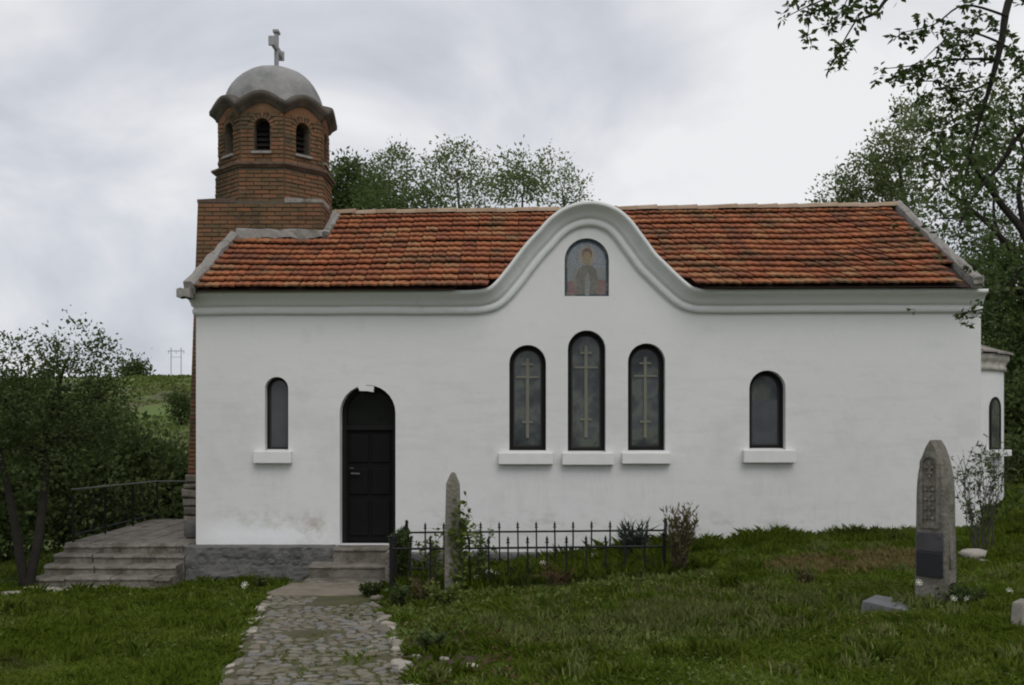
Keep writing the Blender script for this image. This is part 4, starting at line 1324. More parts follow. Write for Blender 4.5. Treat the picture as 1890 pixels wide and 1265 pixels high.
def tree(name, label, cat, base, stems, blobs, per, leaf, leafmat, bark='bark', group=None, spread=None, twigs=10, asp=.5, shell=.45, limb_r=.35):
    """stems: list of (points, r0, r1) relative to base; blobs: (centre rel. to base, radii, weight)"""
    t = thing(name, label, cat, base, group)
    tb = MB(); tb.smooth = True; tips = []
    for (pts, r0, r1) in stems:
        q = [Vector(p) for p in pts]
        q2 = [Vector(v) for v in catmull([tuple(p) for p in q], 4)] if len(q) > 2 else bend(q[0], q[-1], 4, .03)
        k = len(q2); tb.tube(q2, [lerp(r0, r1, i/(k-1)) for i in range(k)], 8)
        tips.append((q2, r0, r1))
    tb.build('trunk', M[bark], t)
    br = MB(); br.smooth = True
    for (c, r, w) in blobs:
        c = Vector(c); best = None
        for (q2, r0, r1) in tips:
            for i, p in enumerate(q2[len(q2)//3:]):
                dd = (p-c).length+(.6*(p.z-c.z) if p.z > c.z else 0)
                if best is None or dd < best[0]: best = (dd, p, lerp(r0, r1, (i+len(q2)//3)/(len(q2)-1)))
        p = best[1]; rr = best[2]*.6
        ln = bend(p, c, 5, .07); br.tube(ln, [lerp(rr, rr*limb_r, i/5) for i in range(6)], 6)
        for k in range(int(twigs*max(w, .4))):
            d = Vector((random.gauss(0,1), random.gauss(0,1), random.gauss(.2,1))).normalized()
            e_ = c+Vector((d.x*r[0], d.y*r[1], d.z*r[2]))*random.uniform(.7, 1.0)
            s_ = ln[random.randint(2, 5)]
            tw = bend(s_, e_, 4, .10); br.tube(tw, [rr*.34, rr*.27, rr*.2, rr*.13, rr*.06], 4, False)
    br.build('branches', M[bark], t)
    C, D = crown_pts(blobs, per, RNG, spread or leaf*1.6, shell)
    V, Q = leaf_quads(C, D, leaf*(.6+.8*RNG.random(len(C))), asp)
    link('crown', np_mesh('crown', V, Q, M[leafmat]), t)
    return t

def hang(px, py, Y, base): p = P(px, py, Y); return (p.x-base[0], p.y-base[1], p.z-base[2])

# left tree by the stairs
Y = 12.9; bx = P(48, 1085, Y); base = (bx.x, Y, gz(bx.x, Y)-.1)
H = lambda px, py, dy=0, Y=Y, base=base: hang(px, py, Y+dy, base)
stems = [([(0,0,0), H(70,1000), H(82,900,.1), H(92,780,.1), H(112,700,.1), H(128,655,.1)], .075, .008),
         ([(0,0,.05), H(30,985,-.1), H(14,900,-.2), H(-10,800,-.2), H(-20,700,-.2)], .065, .02)]
blobs = [(H(70,660), (.40,.5,.20), .28), (H(130,640,.1), (.32,.5,.26), .36), (H(185,655,.2), (.25,.4,.16), .2), (H(20,655,-.2), (.3,.4,.20), .25), (H(110,720), (.70,.7,.30), 1.6), (H(20,740,-.2), (.55,.6,.35), 1.3),
         (H(190,740,.2), (.40,.5,.28), 1.0), (H(150,810,.2), (.45,.5,.30), 1.0), (H(50,830), (.5,.5,.32), 1.0), (H(-40,830,-.2), (.5,.5,.4), 1.0), (H(-60,690,-.2), (.5,.5,.35), .8)]
tree('fruit_tree', 'small twin-stemmed tree with dark leaves left of the stone stairs', 'tree', base, stems, blobs, 260, .050, 'leaf_dark', spread=.075, twigs=14, asp=.55, shell=.3)

# dark thicket behind the terrace: single bushes
def bush(label, px, py_top, py_bot, wpx, Y, matn='leaf_dark', per=420, leaf=.12, name='bush', group='dark bushes behind the terrace', cat='bush'):
    c = P(px, py_bot, Y); top = P(px, py_top, Y); w = wpx*Y/F/2
    g = gz(c.x, Y); zb = min(c.z, g+.4); hgt = top.z-zb
    base = (c.x, Y, g-.1)
    bl = []
    for k in range(9):
        a = random.uniform(-1, 1); zf = random.uniform(.18, .82)
        if k == 0: a, zf = 0, .78
        wid = w*(.38+.20*random.random())
        z = zb-base[2]+hgt*zf*(1-.25*abs(a))
        bl.append(((a*w*.72, random.uniform(-.5,.5)*w*.8, z), (wid, wid, min(hgt*.30, wid*1.1)), 1.0))
    st_ = [([(0,0,0), (random.uniform(-.2,.2)*w,0,.35*hgt), (random.uniform(-.3,.3)*w,0,(zb-base[2])+.7*hgt)], .05+.01*hgt, .015),
           ([(.1,0,0), (.35*w,.1,.3*hgt), (.5*w,0,(zb-base[2])+.55*hgt)], .04+.01*hgt, .012)]
    return tree(name, label, cat, base, st_, bl, per/9*1.0, leaf, matn, group=group, spread=leaf*1.7, twigs=5, asp=.6, shell=.25)
bush('broad dark bush at the far left edge, behind the twin-stemmed tree', 20, 705, 1010, 330, 17.5, per=900)
bush('tall dark bush seen between the stems of the twin-stemmed tree and railing', 130, 735, 985, 260, 18.5, per=900)
bush('dark bush rising over the terrace handrail, left of the tower wall', 225, 800, 960, 230, 19.5, per=900)
bush('dark bush pressed close to the brick tower wall behind the terrace', 318, 850, 955, 150, 20.5, per=800)
bush('low undergrowth bush beneath the handrail at the terrace edge', 175, 880, 1000, 240, 17.2, per=600, leaf=.10)
bush('mid green bush on the lower hillside above the terrace bushes', 160, 735, 840, 170, 36, 'leaf_mid', per=600, leaf=.22, group='bushes on the hillside')
bush('wide olive bush on the hillside left of the tower', 285, 790, 850, 120, 45, 'leaf_mid', per=520, leaf=.2, group='bushes on the hillside')
bush('dark bush high on the hillside touching the tower edge', 333, 726, 748, 30, 90, 'leaf_dark', per=300, leaf=.25, group='bushes on the hillside')
bush('dark rounded lone bush on the hill crest', 248, 674, 700, 40, 150, 'leaf_dark', per=320, leaf=.45, group='bushes on the hillside')
bush('far left hillside bush behind the crown of the twin-stemmed tree', 50, 705, 800, 200, 42, 'leaf_dark', per=560, leaf=.25, group='bushes on the hillside')
bush('dark thicket bush far left beyond the pole rail', -60, 800, 1040, 220, 15.5, per=700)

# power line on the hill crest
py_ = thing('power_pylon', 'distant two-legged power line pylon on the hill crest', 'pylon', (P(325,690,160).x, 160, P(325,686,160).z-.5))
b = MB()
for s in (-1, 1): b.tube([(s*.85,0,0),(s*.85,0,6.0)], .075, 6)
b.build('mast', M['pylon'], py_)
b = MB(); b.tube([(-1.4,0,5.3),(1.4,0,5.3)], .08, 6); b.tube([(-.85,0,3.9),(.85,0,3.9)], .05, 6); b.build('crossarm', M['pylon'], py_)
for s in (-1.3, 0, 1.3):
    b = MB(); b.tube([(s,0,5.2),(s,0,4.7)], .06, 5); b.build('insulator', M['pylon'], py_)
py_.scale = (.95, .95, .72)

# trees beyond the roof
def far_tree(label, Y, crown, matn, per, leaf, trunk_px, name='tree', group='trees beyond the church roof', bark='bark_grey', twigs=9, shell=.35):
    """crown: list of (px, py, rx_px, ry_px, weight)"""
    bx = P(trunk_px, 800, Y).x; g = gz(bx, Y); base = (bx, Y, g-.2)
    s = Y/F; bl = []
    for (px, py, rx, ry, w) in crown:
        h_ = hang(px, py+4, Y+random.uniform(-.05,.05)*Y*.5, base); bl.append((h_, (rx*s*.82, rx*s*.75, ry*s*.78), w))
    top = min(c[1] for c in crown); tz = P(trunk_px, top, Y).z-base[2]
    st_ = [([(0,0,0), (random.uniform(-.3,.3),0,tz*.35), (random.uniform(-.4,.4),0,tz*.65), (random.uniform(-.4,.4),0,tz*.92)], .012*tz+.06, .03)]
    return tree(name, label, 'tree', base, st_, bl, per, leaf, matn, bark, group, spread=.0062*Y, twigs=twigs, asp=.55, shell=shell)
far_tree('dense dark green tree close beside the bell tower, beyond the roof', 36, [(640,345,36,40,1.2),(625,375,30,25,.9),(668,372,28,24,.9),(636,312,18,12,.4)], 'leaf_mid', 300, .14, 645)
far_tree('airy pale tree beyond the roof, second from the bell tower', 38, [(715,315,42,26,.9),(700,355,40,30,1.0),(745,350,36,30,.8),(727,292,22,10,.4)], 'leaf_pale', 130, .13, 715, shell=.5)
far_tree('tall airy pale tree with the highest crown beyond the roof', 40, [(840,300,42,26,.9),(800,322,36,24,.8),(880,325,36,26,.8),(850,352,48,26,.9),(790,362,34,24,.8),(845,280,26,10,.4),(900,365,30,22,.7)], 'leaf_pale', 120, .13, 843, shell=.5)
far_tree('round-headed tree with a visible straight trunk beyond the roof', 37, [(965,310,36,24,.9),(955,342,30,18,.6),(990,335,28,20,.6),(940,330,20,18,.4)], 'leaf_pale', 125, .13, 966, shell=.45)
far_tree('thin sparse tree beyond the roof close to the curved gable', 39, [(1020,297,26,18,.45),(1052,345,26,24,.6),(1010,368,40,18,.6),(1070,366,18,16,.4)], 'leaf_pale', 100, .125, 1035, shell=.5)
far_tree('low dark undergrowth tree between the airy trees just above the ridge', 34, [(770,378,46,16,.8),(700,382,40,14,.7),(690,350,22,20,.4)], 'leaf_mid', 200, .13, 760)
# big trees on the right
far_tree('feathery light green tree rising behind the right end of the roof', 30, [(1545,362,34,34,.8),(1600,330,46,44,1.2),(1650,305,40,50,1.2),(1590,395,60,40,1.1),(1660,380,50,46,1.2),(1640,270,26,24,.5),(1700,250,36,44,.8),(1690,210,28,24,.5)],
         'leaf_pale', 240, .11, 1660, group='trees behind the apse', twigs=14, shell=.4)
far_tree('tall dense tree at the right edge behind the apse', 27, [(1760,300,60,60,1.2),(1820,250,60,60,1.2),(1860,340,60,70,1.3),(1740,400,55,60,1.2),(1800,440,50,60,1.2),(1870,450,50,60,1.2),(1720,470,50,50,1.0),(1790,180,50,40,.7),(1870,200,50,50,.8),(1940,300,70,90,1.4),(1930,450,60,80,1.2)],
         'leaf_pale', 120, .10, 1885, group='trees behind the apse', twigs=16, bark='bark', shell=.45, )
far_tree('dark leafy tree low behind the apse roof', 23, [(1840,560,50,50,1.3),(1890,520,60,60,1.4),(1790,540,46,50,1.2),(1870,630,60,60,1.4),(1940,600,70,80,1.4),(1890,700,60,60,1.3),(1830,500,40,40,1.0)],
         'leaf_mid', 230, .12, 1900, group='trees behind the apse', twigs=12, bark='bark', shell=.25)
bush('dark shrub on the bank right of the apse window', 1885, 720, 860, 110, 20.5, 'leaf_dark', per=1000, leaf=.12, group='shrubs right of the apse')
bush('dark low shrub on the earth bank right of the apse foot', 1890, 830, 930, 100, 18.5, 'leaf_dark', per=700, leaf=.10, group='shrubs right of the apse')
# leaning dark limbs seen through the right tree
lt = thing('leaning_tree', 'dark bare-limbed tree leaning in from the right edge behind the apse', 'tree', (P(1985,700,24).x, 24, gz(P(1985,700,24).x, 24)-.2))
LB = tuple(lt.location)
b = MB(); b.smooth = True
for pts, r0, r1 in (([(1985,900),(1960,640),(1900,450),(1850,380),(1800,310),(1775,270)], .15, .035), ([(1960,640),(1905,520),(1850,440),(1790,385),(1740,345)], .10, .03),
                    ([(1905,520),(1860,470),(1835,400),(1838,330)], .07, .02), ([(1900,450),(1880,360),(1890,290),(1870,220)], .08, .02)):
    q = [Vector(hang(x, y, 24+random.uniform(-.2,.2), LB)) for x, y in pts]
    if pts[0] == (1985,900): q[0] = Vector((0,0,0))
    q = [Vector(v) for v in catmull([tuple(v) for v in q], 4)]
    b.tube(q, [lerp(r0, r1, i/(len(q)-1)) for i in range(len(q))], 7)
b.build('trunk', M['bark'], lt)
s = 24/F
bl = [(hang(x, y, 24, LB), (w*s, w*s, w*s), .8) for x, y, w in ((1775,270,50),(1740,345,45),(1838,330,40),(1870,220,50))]
C, D = crown_pts(bl, 70, RNG, .25, .3); V, Q = leaf_quads(C, D, .16*(.6+.8*RNG.random(len(C))), .5)
link('crown', np_mesh('crown', V, Q, M['leaf_mid']), lt)

# ------------------------------------------------------------------ overhanging tree in the right foreground
TB = (5.3, 6.9, gz(5.3, 6.9)-.1)
ot = thing('overhanging_tree', 'large foreground tree whose leafy branches hang in at the top right', 'tree', TB)
def hp(px, py, Y): return Vector(hang(px, py, Y, TB))
b = MB(); b.smooth = True
limbs = []
def limb(pts, r0, r1):
    q = [Vector(v) for v in catmull([tuple(v) for v in pts], 5)]
    k = len(q); b.tube(q, [lerp(r0, r1, i/(k-1)) for i in range(k)], 6); limbs.append((q, r0)); return q
limb([Vector((0,0,0)), Vector((.05,0,1.2)), Vector((-.05,.1,2.6)), Vector((-.2,.1,4.2)), Vector((-.4,0,6.0))], .19, .06)
A0 = Vector((-.1,.1,3.2)); A1 = Vector((-.2,.1,4.2))
LA = limb([A1, hp(1960,-120,6.8), hp(1870,-15,6.6), hp(1848,80,6.5), hp(1830,150,6.5), hp(1812,210,6.5), hp(1790,285,6.5)], .034, .008)
LB1 = limb([hp(1870,-15,6.6), hp(1760,-60,6.4), hp(1690,-40,6.2), hp(1640,-5,6.2), hp(1615,25,6.2), hp(1580,38,6.2)], .022, .006)
LB2 = limb([hp(1580,38,6.2), hp(1562,68,6.2), hp(1546,98,6.2), hp(1533,124,6.2)], .006, .002)
LB3 = limb([hp(1640,-5,6.2), hp(1570,-14,6.2), hp(1500,8,6.2), hp(1447,34,6.2)], .008, .002)
LB4 = limb([hp(1500,8,6.2), hp(1494,40,6.2), hp(1490,72,6.2)], .004, .002)
LB5 = limb([hp(1570,-14,6.2), hp(1548,30,6.2), hp(1528,52,6.2)], .004, .002)
LC = limb([hp(1840,110,6.5), hp(1770,110,6.4), hp(1700,120,6.4), hp(1625,128,6.4)], .010, .002)
LD = limb([hp(1858,30,6.5), hp(1780,10,6.4), hp(1725,45,6.4), hp(1668,60,6.4)], .009, .002)
LE = limb([hp(1848,80,6.5), hp(1790,60,6.3), hp(1745,75,6.3), hp(1705,110,6.3)], .008, .002)
LF = limb([hp(1830,150,6.5), hp(1780,170,6.5), hp(1720,150,6.5), hp(1660,160,6.5)], .008, .002)
LG = limb([A0, hp(1960,260,6.9), hp(1890,240,6.8), hp(1850,300,6.8), hp(1800,360,6.8), hp(1770,420,6.8)], .035, .004)
LH = limb([hp(1960,260,6.9), hp(1920,420,6.9), hp(1880,500,6.9), hp(1845,560,6.9), hp(1775,578,6.9)], .02, .003)
LI = limb([hp(1848,80,6.5), hp(1880,110,6.5), hp(1900,170,6.5)], .008, .003)
LJ = limb([hp(1812,210,6.5), hp(1760,220,6.5), hp(1735,260,6.5), hp(1745,330,6.5)], .007, .002)
LK = limb([A1, Vector((.6,-.8,5.2)), Vector((1.4,-1.2,6.0))], .06, .02)
LL = limb([A1, Vector((-1.2,-1.2,5.2)), Vector((-2.0,-1.8,5.8))], .06, .02)
LM = limb([A1, Vector((.8,1.0,5.2)), Vector((1.2,1.8,5.9))], .06, .02)
b.build('trunk', M['bark'], ot)
cl = []
def clusters(q, n, spread, lo=.15):
    for _ in range(n):
        t = random.uniform(lo, 1)*(len(q)-1); i = min(int(t), len(q)-2)
        p = q[i].lerp(q[i+1], t-i); cl.append(p+Vector((random.gauss(0,1), random.gauss(0,1)*1.5, random.gauss(-.2,1)))*spread)
for q, n, s_ in ((LB1,10,.05),(LB2,9,.035),(LB3,16,.055),(LB4,5,.03),(LB5,12,.05),(LC,24,.055),(LD,14,.04),(LE,26,.09),(LF,28,.07),(LA,50,.11),(LG,56,.16),(LH,34,.05),(LI,16,.08),(LJ,40,.11)):
    clusters(q, n, s_)
cl.append(LB3[-1]); cl.append(LB4[-1]); cl.append(LB2[-1]); cl.append(LC[-1]); cl.append(LD[-1]); cl.append(LH[-1]); cl.append(LH[-1]+Vector((.03,0,-.02)))
for q, n, s_ in ((LK,140,.5),(LL,150,.5),(LM,140,.5),(limbs[0][0][-8:],160,.6)): clusters(q, n, s_, .0)
cl = np.array([tuple(p) for p in cl])
m = 9
ctr = np.repeat(cl, m, 0)
dr = RNG.normal(size=(len(ctr), 3)); dr[:, 2] = dr[:, 2]*.6-.35
dr /= np.linalg.norm(dr, axis=1, keepdims=True)
ctr = ctr+dr*.008+RNG.normal(size=ctr.shape)*.010
V, Q = leaf_quads(ctr, dr, .050*(.6+.7*RNG.random(len(ctr))), .52)
link('crown', np_mesh('crown', V, Q, M['leaf_near']), ot)

# ------------------------------------------------------------------ shrubs and plants near the church
def plant(name, label, cat, px, py, Y, stems_n, h, spread, leafmat, leaf, nleaf, stem_r=.006, asp=.45, up=.4, group=None, lo=.3, bark='bark_grey', twig=0):
    p = P(px, py, Y); t = thing(name, label, cat, (p.x, Y, gz(p.x, Y)-.02), group)
    sb = MB(); C, D = [], []
    for i in range(stems_n):
        a = random.uniform(0, 6.28); r_ = spread*random.uniform(.15, 1)**.7; hh = h*random.uniform(.72, 1.05)
        e_ = Vector((r_*math.cos(a), r_*math.sin(a), hh))
        q = bend((r_*.15*math.cos(a), r_*.15*math.sin(a), 0), e_, 5, .05)
        sb.tube(q, [lerp(stem_r, stem_r*.3, k/5) for k in range(6)], 4, False)
        qs = [q]
        for w in range(twig):
            s_ = q[random.randint(2,4)]; e2 = s_+Vector((random.gauss(0,1)*spread*.35, random.gauss(0,1)*spread*.35, abs(random.gauss(0,1))*h*.18))
            q2 = bend(s_, e2, 3, .1); sb.tube(q2, [stem_r*.4, stem_r*.3, stem_r*.25, stem_r*.15], 3, False); qs.append(q2)
        for k in range(nleaf):
            qq = random.choice(qs); t_ = (random.uniform(lo, 1) if qq is q else random.uniform(.3, 1))*(len(qq)-1); i_ = min(int(t_), len(qq)-2); pt = qq[i_].lerp(qq[i_+1], t_-i_)
            C.append(tuple(pt)); D.append((random.gauss(0,1), random.gauss(0,1), random.gauss(0,.6)+up))
    sb.build('stem', M[bark], t)
    C, D = np.array(C), np.array(D)
    V, Q = leaf_quads(C, D, leaf*(.6+.8*RNG.random(len(C))), asp)
    link('foliage', np_mesh('foliage', V, Q, M[leafmat]), t)
    return t
plant('shrub', 'sparse thin-stemmed grey shrub growing before the apse corner', 'shrub', 1812, 985, 11.6, 20, 1.32, .36, 'leaf_dark', .055, 34, .007, .4, .5, lo=.4, twig=5)
plant('conifer', 'upright brownish conifer shrub at the right end of the grave fence', 'shrub', 1255, 1085, 11.25, 30, .84, .19, 'leaf_brown', .07, 46, .006, .26, 1.6, lo=.0)
plant('yucca', 'spiky dark blue-green plant inside the grave fence, near its right end', 'plant', 1168, 1052, 12.5, 20, .50, .16, 'leaf_blue', .20, 16, .012, .10, 1.1, lo=.3)
plant('bush', 'small round dark green bush at the right foot of the door steps', 'bush', 688, 1118, 11.95, 40, .20, .16, 'leaf_dark', .035, 60, .003, .6, .4, lo=.1)
plant('bush', 'dark juniper bush behind the left side of the grave fence', 'bush', 737, 1092, 12.0, 60, .76, .13, 'leaf_dark', .055, 110, .004, .3, 1.2, lo=.02)
plant('ivy', 'yellow-green climbing plant clinging round the obelisk gravestone', 'climber', 846, 1098, 11.10, 26, 1.12, .12, 'weed', .06, 26, .003, .7, .3, lo=.05)
plant('rose_bush', 'loose leafy rose shrub inside the fence left of the obelisk', 'shrub', 800, 1085, 11.8, 14, .72, .22, 'weed', .05, 24, .004, .6, .2, lo=.2, twig=2)
plant('rose_bush', 'loose leafy rose shrub inside the fence right of the obelisk', 'shrub', 888, 1075, 11.9, 14, .80, .20, 'weed', .05, 26, .004, .6, .2, lo=.3, twig=2)
plant('daylily', 'clump of reddish arching leaves in front of the grave fence', 'plant', 1030, 1108, 10.9, 16, .30, .20, 'leaf_rust', .10, 8, .003, .16, .9)
plant('dead_weed', 'dry dark brown weed clump in the lawn before the right window', 'weed', 1487, 1078, 10.2, 16, .17, .10, 'leaf_brown', .05, 18, .003, .3, .5)
plant('weed', 'dark leafy weed at the left of the soil patch by the path', 'weed', 735, 1150, 10.6, 14, .28, .13, 'leaf_dark', .06, 16, .003, .6, .3)
plant('weed', 'reddish brown weed just before the fence corner', 'weed', 775, 1132, 10.8, 20, .30, .20, 'leaf_brown', .05, 16, .003, .4, .5)
plant('weed', 'yellow-green leafy weed in front of the obelisk gravestone', 'weed', 822, 1140, 10.5, 20, .26, .22, 'weed', .055, 18, .003, .5, .4)
plant('weed', 'dark green weed on the soil patch right of the path', 'weed', 800, 1235, 7.9, 20, .18, .16, 'leaf_dark', .06, 14, .003, .6, .3)
plant('weed', 'dark weeds round the foot of the tall gravestone', 'weed', 1775, 1130, 8.8, 30, .20, .24, 'leaf_dark', .05, 14, .003, .5, .5)
plant('weed', 'small dark weed against the plinth left of the door steps', 'weed', 482, 1092, 12.9, 12, .16, .09, 'leaf_dark', .05, 16, .003, .6, .4)

# ------------------------------------------------------------------ soil patch with stones and dead leaves
sp_ = MB(); cx_, cy_ = P(812, 1225, 7.8).x, 7.75
n = 34
for j in range(n+1):
    for i in range(n+1):
        u, v_ = 2*i/n-1, 2*j/n-1
        x, y = cx_+.52*u, cy_+1.05*v_
        r_ = math.hypot(u, v_)*(1+.45*mnoise.noise((x*2.2, y*2.2, 4.4)))
        h_ = .012+.03*mnoise.noise((x*5, y*5, 1))+.03*mnoise.noise((x*14, y*14, 2))
        sp_.vert((x, y, gz(x, y)+(h_*(1-smooth(.5, .95, r_)) - .03*smooth(.6, .9, r_))))
for j in range(n):
    for i in range(n): sp_.face([j*(n+1)+i, j*(n+1)+i+1, (j+1)*(n+1)+i+1, (j+1)*(n+1)+i])
sp_.build('soil_patch', M['soil'], kind='structure')
for i, (px, py, Y, s_, lab) in enumerate([(868,1248,7.2,.055,'pale flat stone at the right end of the soil patch'), (800,1252,7.1,.065,'flat tan stone at the bottom edge of the soil patch'),
        (830,1256,7.05,.05,'tan stone right beside the flat one at the soil patch bottom'), (822,1232,7.5,.045,'round tan stone in the middle of the soil patch'),
        (812,1188,8.6,.040,'small pinkish stone at the far side of the soil patch'), (742,1240,7.3,.10,'large upright pale stone at the border of path and soil'),
        (700,1120,11.9,.05,'tan stone by the small round bush at the path head'), (770,1225,7.7,.04,'dark-edged small stone on the left of the soil patch')]):
    p = P(px, py, Y); rock('rock', lab, 'rock', (p.x, Y, gz(p.x, Y)+.03), (s_, s_*.8, s_*(.9 if s_ > .09 else .55)), M['pale_stone'], i, i)

# white flowers
fm = MB()
for k in range(8):
    a = k*math.pi/4
    for (r0, r1) in ((.006, .034),):
        w = .26
        fm.poly([(r0*math.cos(a-w), r0*math.sin(a-w), 0), (r1*math.cos(a-w*.7), r1*math.sin(a-w*.7), .008), (r1*1.08*math.cos(a), r1*1.08*math.sin(a), .006), (r1*math.cos(a+w*.7), r1*math.sin(a+w*.7), .008), (r0*math.cos(a+w), r0*math.sin(a+w), 0)])
fme = fm.mesh('petals', M['petal'])
fc = MB(); fc.smooth = True; fc.lathe((0,0,0), [(.011,0),(.009,.006),(.001,.010)], 8); fce = fc.mesh('flower_centre', mat('flower_yellow', [(.5,.36,.05)]))
fs = MB(); fs.tube([(0,0,-.24),(.006,0,-.1),(0,0,0)], .0025, 4); fse = fs.mesh('stem', M['weed'])
F_ = [(1672,1146,8.6,'white flower in the grass below the slab, left of a pair'), (1686,1145,8.6,'white flower in the grass below the slab, right of a pair'), (1760,1111,8.7,'white flower just right of the tall gravestone foot'),
      (1786,1113,8.7,'white flower further right of the tall gravestone foot'), (1696,1082,8.8,'white flower close against the tall gravestone below its plaque'), (1863,1098,9.2,'white flower near the right edge above the headstone'),
      (1729,1236,7.2,'single white flower low in the lawn below the gravestone'), (903,1061,11.9,'upper left white flower inside the grave fence'), (916,1066,11.9,'white flower inside the grave fence, right of the upper pair'),
      (876,1072,11.8,'white flower inside the fence close to the obelisk'), (898,1080,11.7,'white flower in the middle of the flowers inside the fence'), (913,1079,11.7,'white flower right of the middle one inside the fence'),
      (875,1098,11.3,'lowest white flower beside the obelisk foot'), (1098,1030,12.8,'white flower inside the fence toward the spiky plant'), (452,1085,12.6,'pale flower near the plinth left of the door steps'), (1002,1046,12.6,'white flower at the middle back of the grave plot')]
for (px, py, Y, lab) in F_:
    p = P(px, py, Y); t = thing('white_flower', lab, 'flower', p, 'white flowers in the churchyard grass')
    sc0 = Y/9*.95; t.location.z += .03
    for nm, me in (('petals', fme), ('flower_centre', fce), ('stem', fse)):
        o = link(nm, me, t)
        o.scale = (sc0, sc0, 1) if nm == 'stem' else (sc0, sc0, sc0)
        if nm != 'stem': o.rotation_euler = (R(55)+random.uniform(-.3,.3), random.uniform(-.4,.4), 0)

# ------------------------------------------------------------------ grass
def in_poly_excl(x, y):
    c_ = np.interp(y, [7, 12.4], [-1.38, -2.38]); hw = .60
    t_ = np.interp(y, [4, 7, 12.4, 20], [-1.38+(.185*3), -1.38, -2.38, -2.38])
    ex = (np.abs(x-t_) < hw+.07+.07*np.sin(y*5.3)*np.sin(y*2.1+x)) & (y < 12.3)
    ex |= (y > 13.60) & (x > -4.45) & (x < 6.5)
    ex |= (x > -6.35) & (x < -4.42) & (y > 12.72+0*x)
    ex |= (x > -2.78) & (x < -1.6) & (y > 11.98)
    ex |= (((x-cx_)/.40)**2+((y-cy_)/.85)**2 < .75+.3*np.sin(x*17)*np.sin(y*13)) & (np.sin(x*31+y*7)*np.sin(y*23) < .5)
    ex |= (x > -3.0) & (x < -1.66) & (y > 11.95)
    return ex
XS = np.array(xs); YS = np.array(ys); ZG = verts[:, 2].reshape(ny, nx)
def gz_np(x, y):
    i = np.clip(np.searchsorted(XS, x)-1, 0, nx-2); j = np.clip(np.searchsorted(YS, y)-1, 0, ny-2)
    fx = (x-XS[i])/(XS[i+1]-XS[i]); fy_ = (y-YS[j])/(YS[j+1]-YS[j])
    return (ZG[j,i]*(1-fx)*(1-fy_)+ZG[j,i+1]*fx*(1-fy_)+ZG[j+1,i]*(1-fx)*fy_+ZG[j+1,i+1]*fx*fy_)
def nfield(x, y, s, seed):
    """cheap smooth noise on a grid"""
    rng = np.random.default_rng(seed); g = rng.random((64, 64))
    u = (x*s) % 63; v = (y*s) % 63; i = u.astype(int); j = v.astype(int); a = u-i; b_ = v-j
    a = a*a*(3-2*a); b_ = b_*b_*(3-2*b_)
    return g[j,i]*(1-a)*(1-b_)+g[j,(i+1)%64]*a*(1-b_)+g[(j+1)%64,i]*(1-a)*b_+g[(j+1)%64,(i+1)%64]*a*b_
def blades(name, n, x0, x1, y0, y1, h0, h1, w, matn, excl=True, wfun=None, ybias=1.0, lean=.85, hfun=None):
    x = RNG.uniform(x0, x1, n); y = y0+(y1-y0)*RNG.random(n)**ybias
    keep = ~in_poly_excl(x, y) if excl else np.ones(n, bool)
    if wfun is not None: keep &= RNG.random(n) < wfun(x, y)
    x, y = x[keep], y[keep]; n = len(x)
    z = gz_np(x, y)
    h_ = h0+(h1-h0)*RNG.random(n)**1.6
    h_ *= .35+.75*nfield(x+20, y+20, 1.4, 3)+.75*nfield(x+20, y+20, 4.1, 4)
    if hfun is not None: h_ *= hfun(x, y)
    a = RNG.uniform(0, 2*np.pi, n); l = lean*RNG.random(n)
    dx_, dy__ = np.cos(a), np.sin(a); px_, py__ = -dy__, dx_
    wv = w*(.6+.8*RNG.random(n))
    base = np.stack([x, y, z-.005], 1)
    side = np.stack([px_*wv, py__*wv, np.zeros(n)], 1)*.5
    midp = base+np.stack([dx_*l*h_*.35, dy__*l*h_*.35, h_*.55], 1)
    tip = base+np.stack([dx_*l*h_*1.1, dy__*l*h_*1.1, h_*(1-.28*l)], 1)
    V = np.stack([base-side, base+side, midp+side*.8, tip, midp-side*.8], 1).reshape(-1, 3)
    Q = np.arange(n*5).reshape(n, 5)
    return link(name, np_mesh(name, V, Q, M[matn]), kind='stuff')
blades('lawn_grass', 150000, -5.5, 6.0, 5.0, 9.5, .03, .085, .008, 'grass', ybias=.8, lean=1.25)
blades('lawn_grass', 150000, -9.0, 9.5, 9.0, 13.9, .035, .10, .010, 'grass', lean=1.2)
blades('tall_grass', 26000, 1.9, 9.0, 12.9, 13.9, .06, .20, .010, 'grass', hfun=lambda x, y: .55+.5*nfield(x, y*0, 2.0, 9))
blades('tall_grass', 20000, -1.4, 2.2, 11.2, 13.6, .06, .22, .010, 'grass')
blades('tall_grass', 30000, 6.6, 13, 9.5, 20, .06, .22, .014, 'grass')
blades('tall_grass', 26000, -12, -6.35, 11, 17, .06, .20, .014, 'grass')
blades('dry_grass', 18000, 2.7, 5.2, 10.3, 12.0, .06, .13, .009, 'drygrass', wfun=lambda x, y: np.clip(1.3-((x-3.9)/1.0)**2-((y-11.2)/.55)**2, 0, 1))
blades('pale_grass', 60000, -.6, 4.2, 6.8, 10.6, .05, .14, .006, 'palegrass', wfun=lambda x, y: np.clip(1.25-((x-1.5-.35*(y-8.7))/1.5)**2-((y-8.7)/1.3)**2, 0, 1)*np.clip(nfield(x+5, y, 1.9, 23)*1.8-.3, 0, 1))
blades('dry_grass', 12000, -.2, 4.2, 6.6, 10.8, .04, .11, .006, 'drygrass', wfun=lambda x, y: np.clip(nfield(x, y, 1.1, 21)*1.6-.7, 0, 1)*.8)
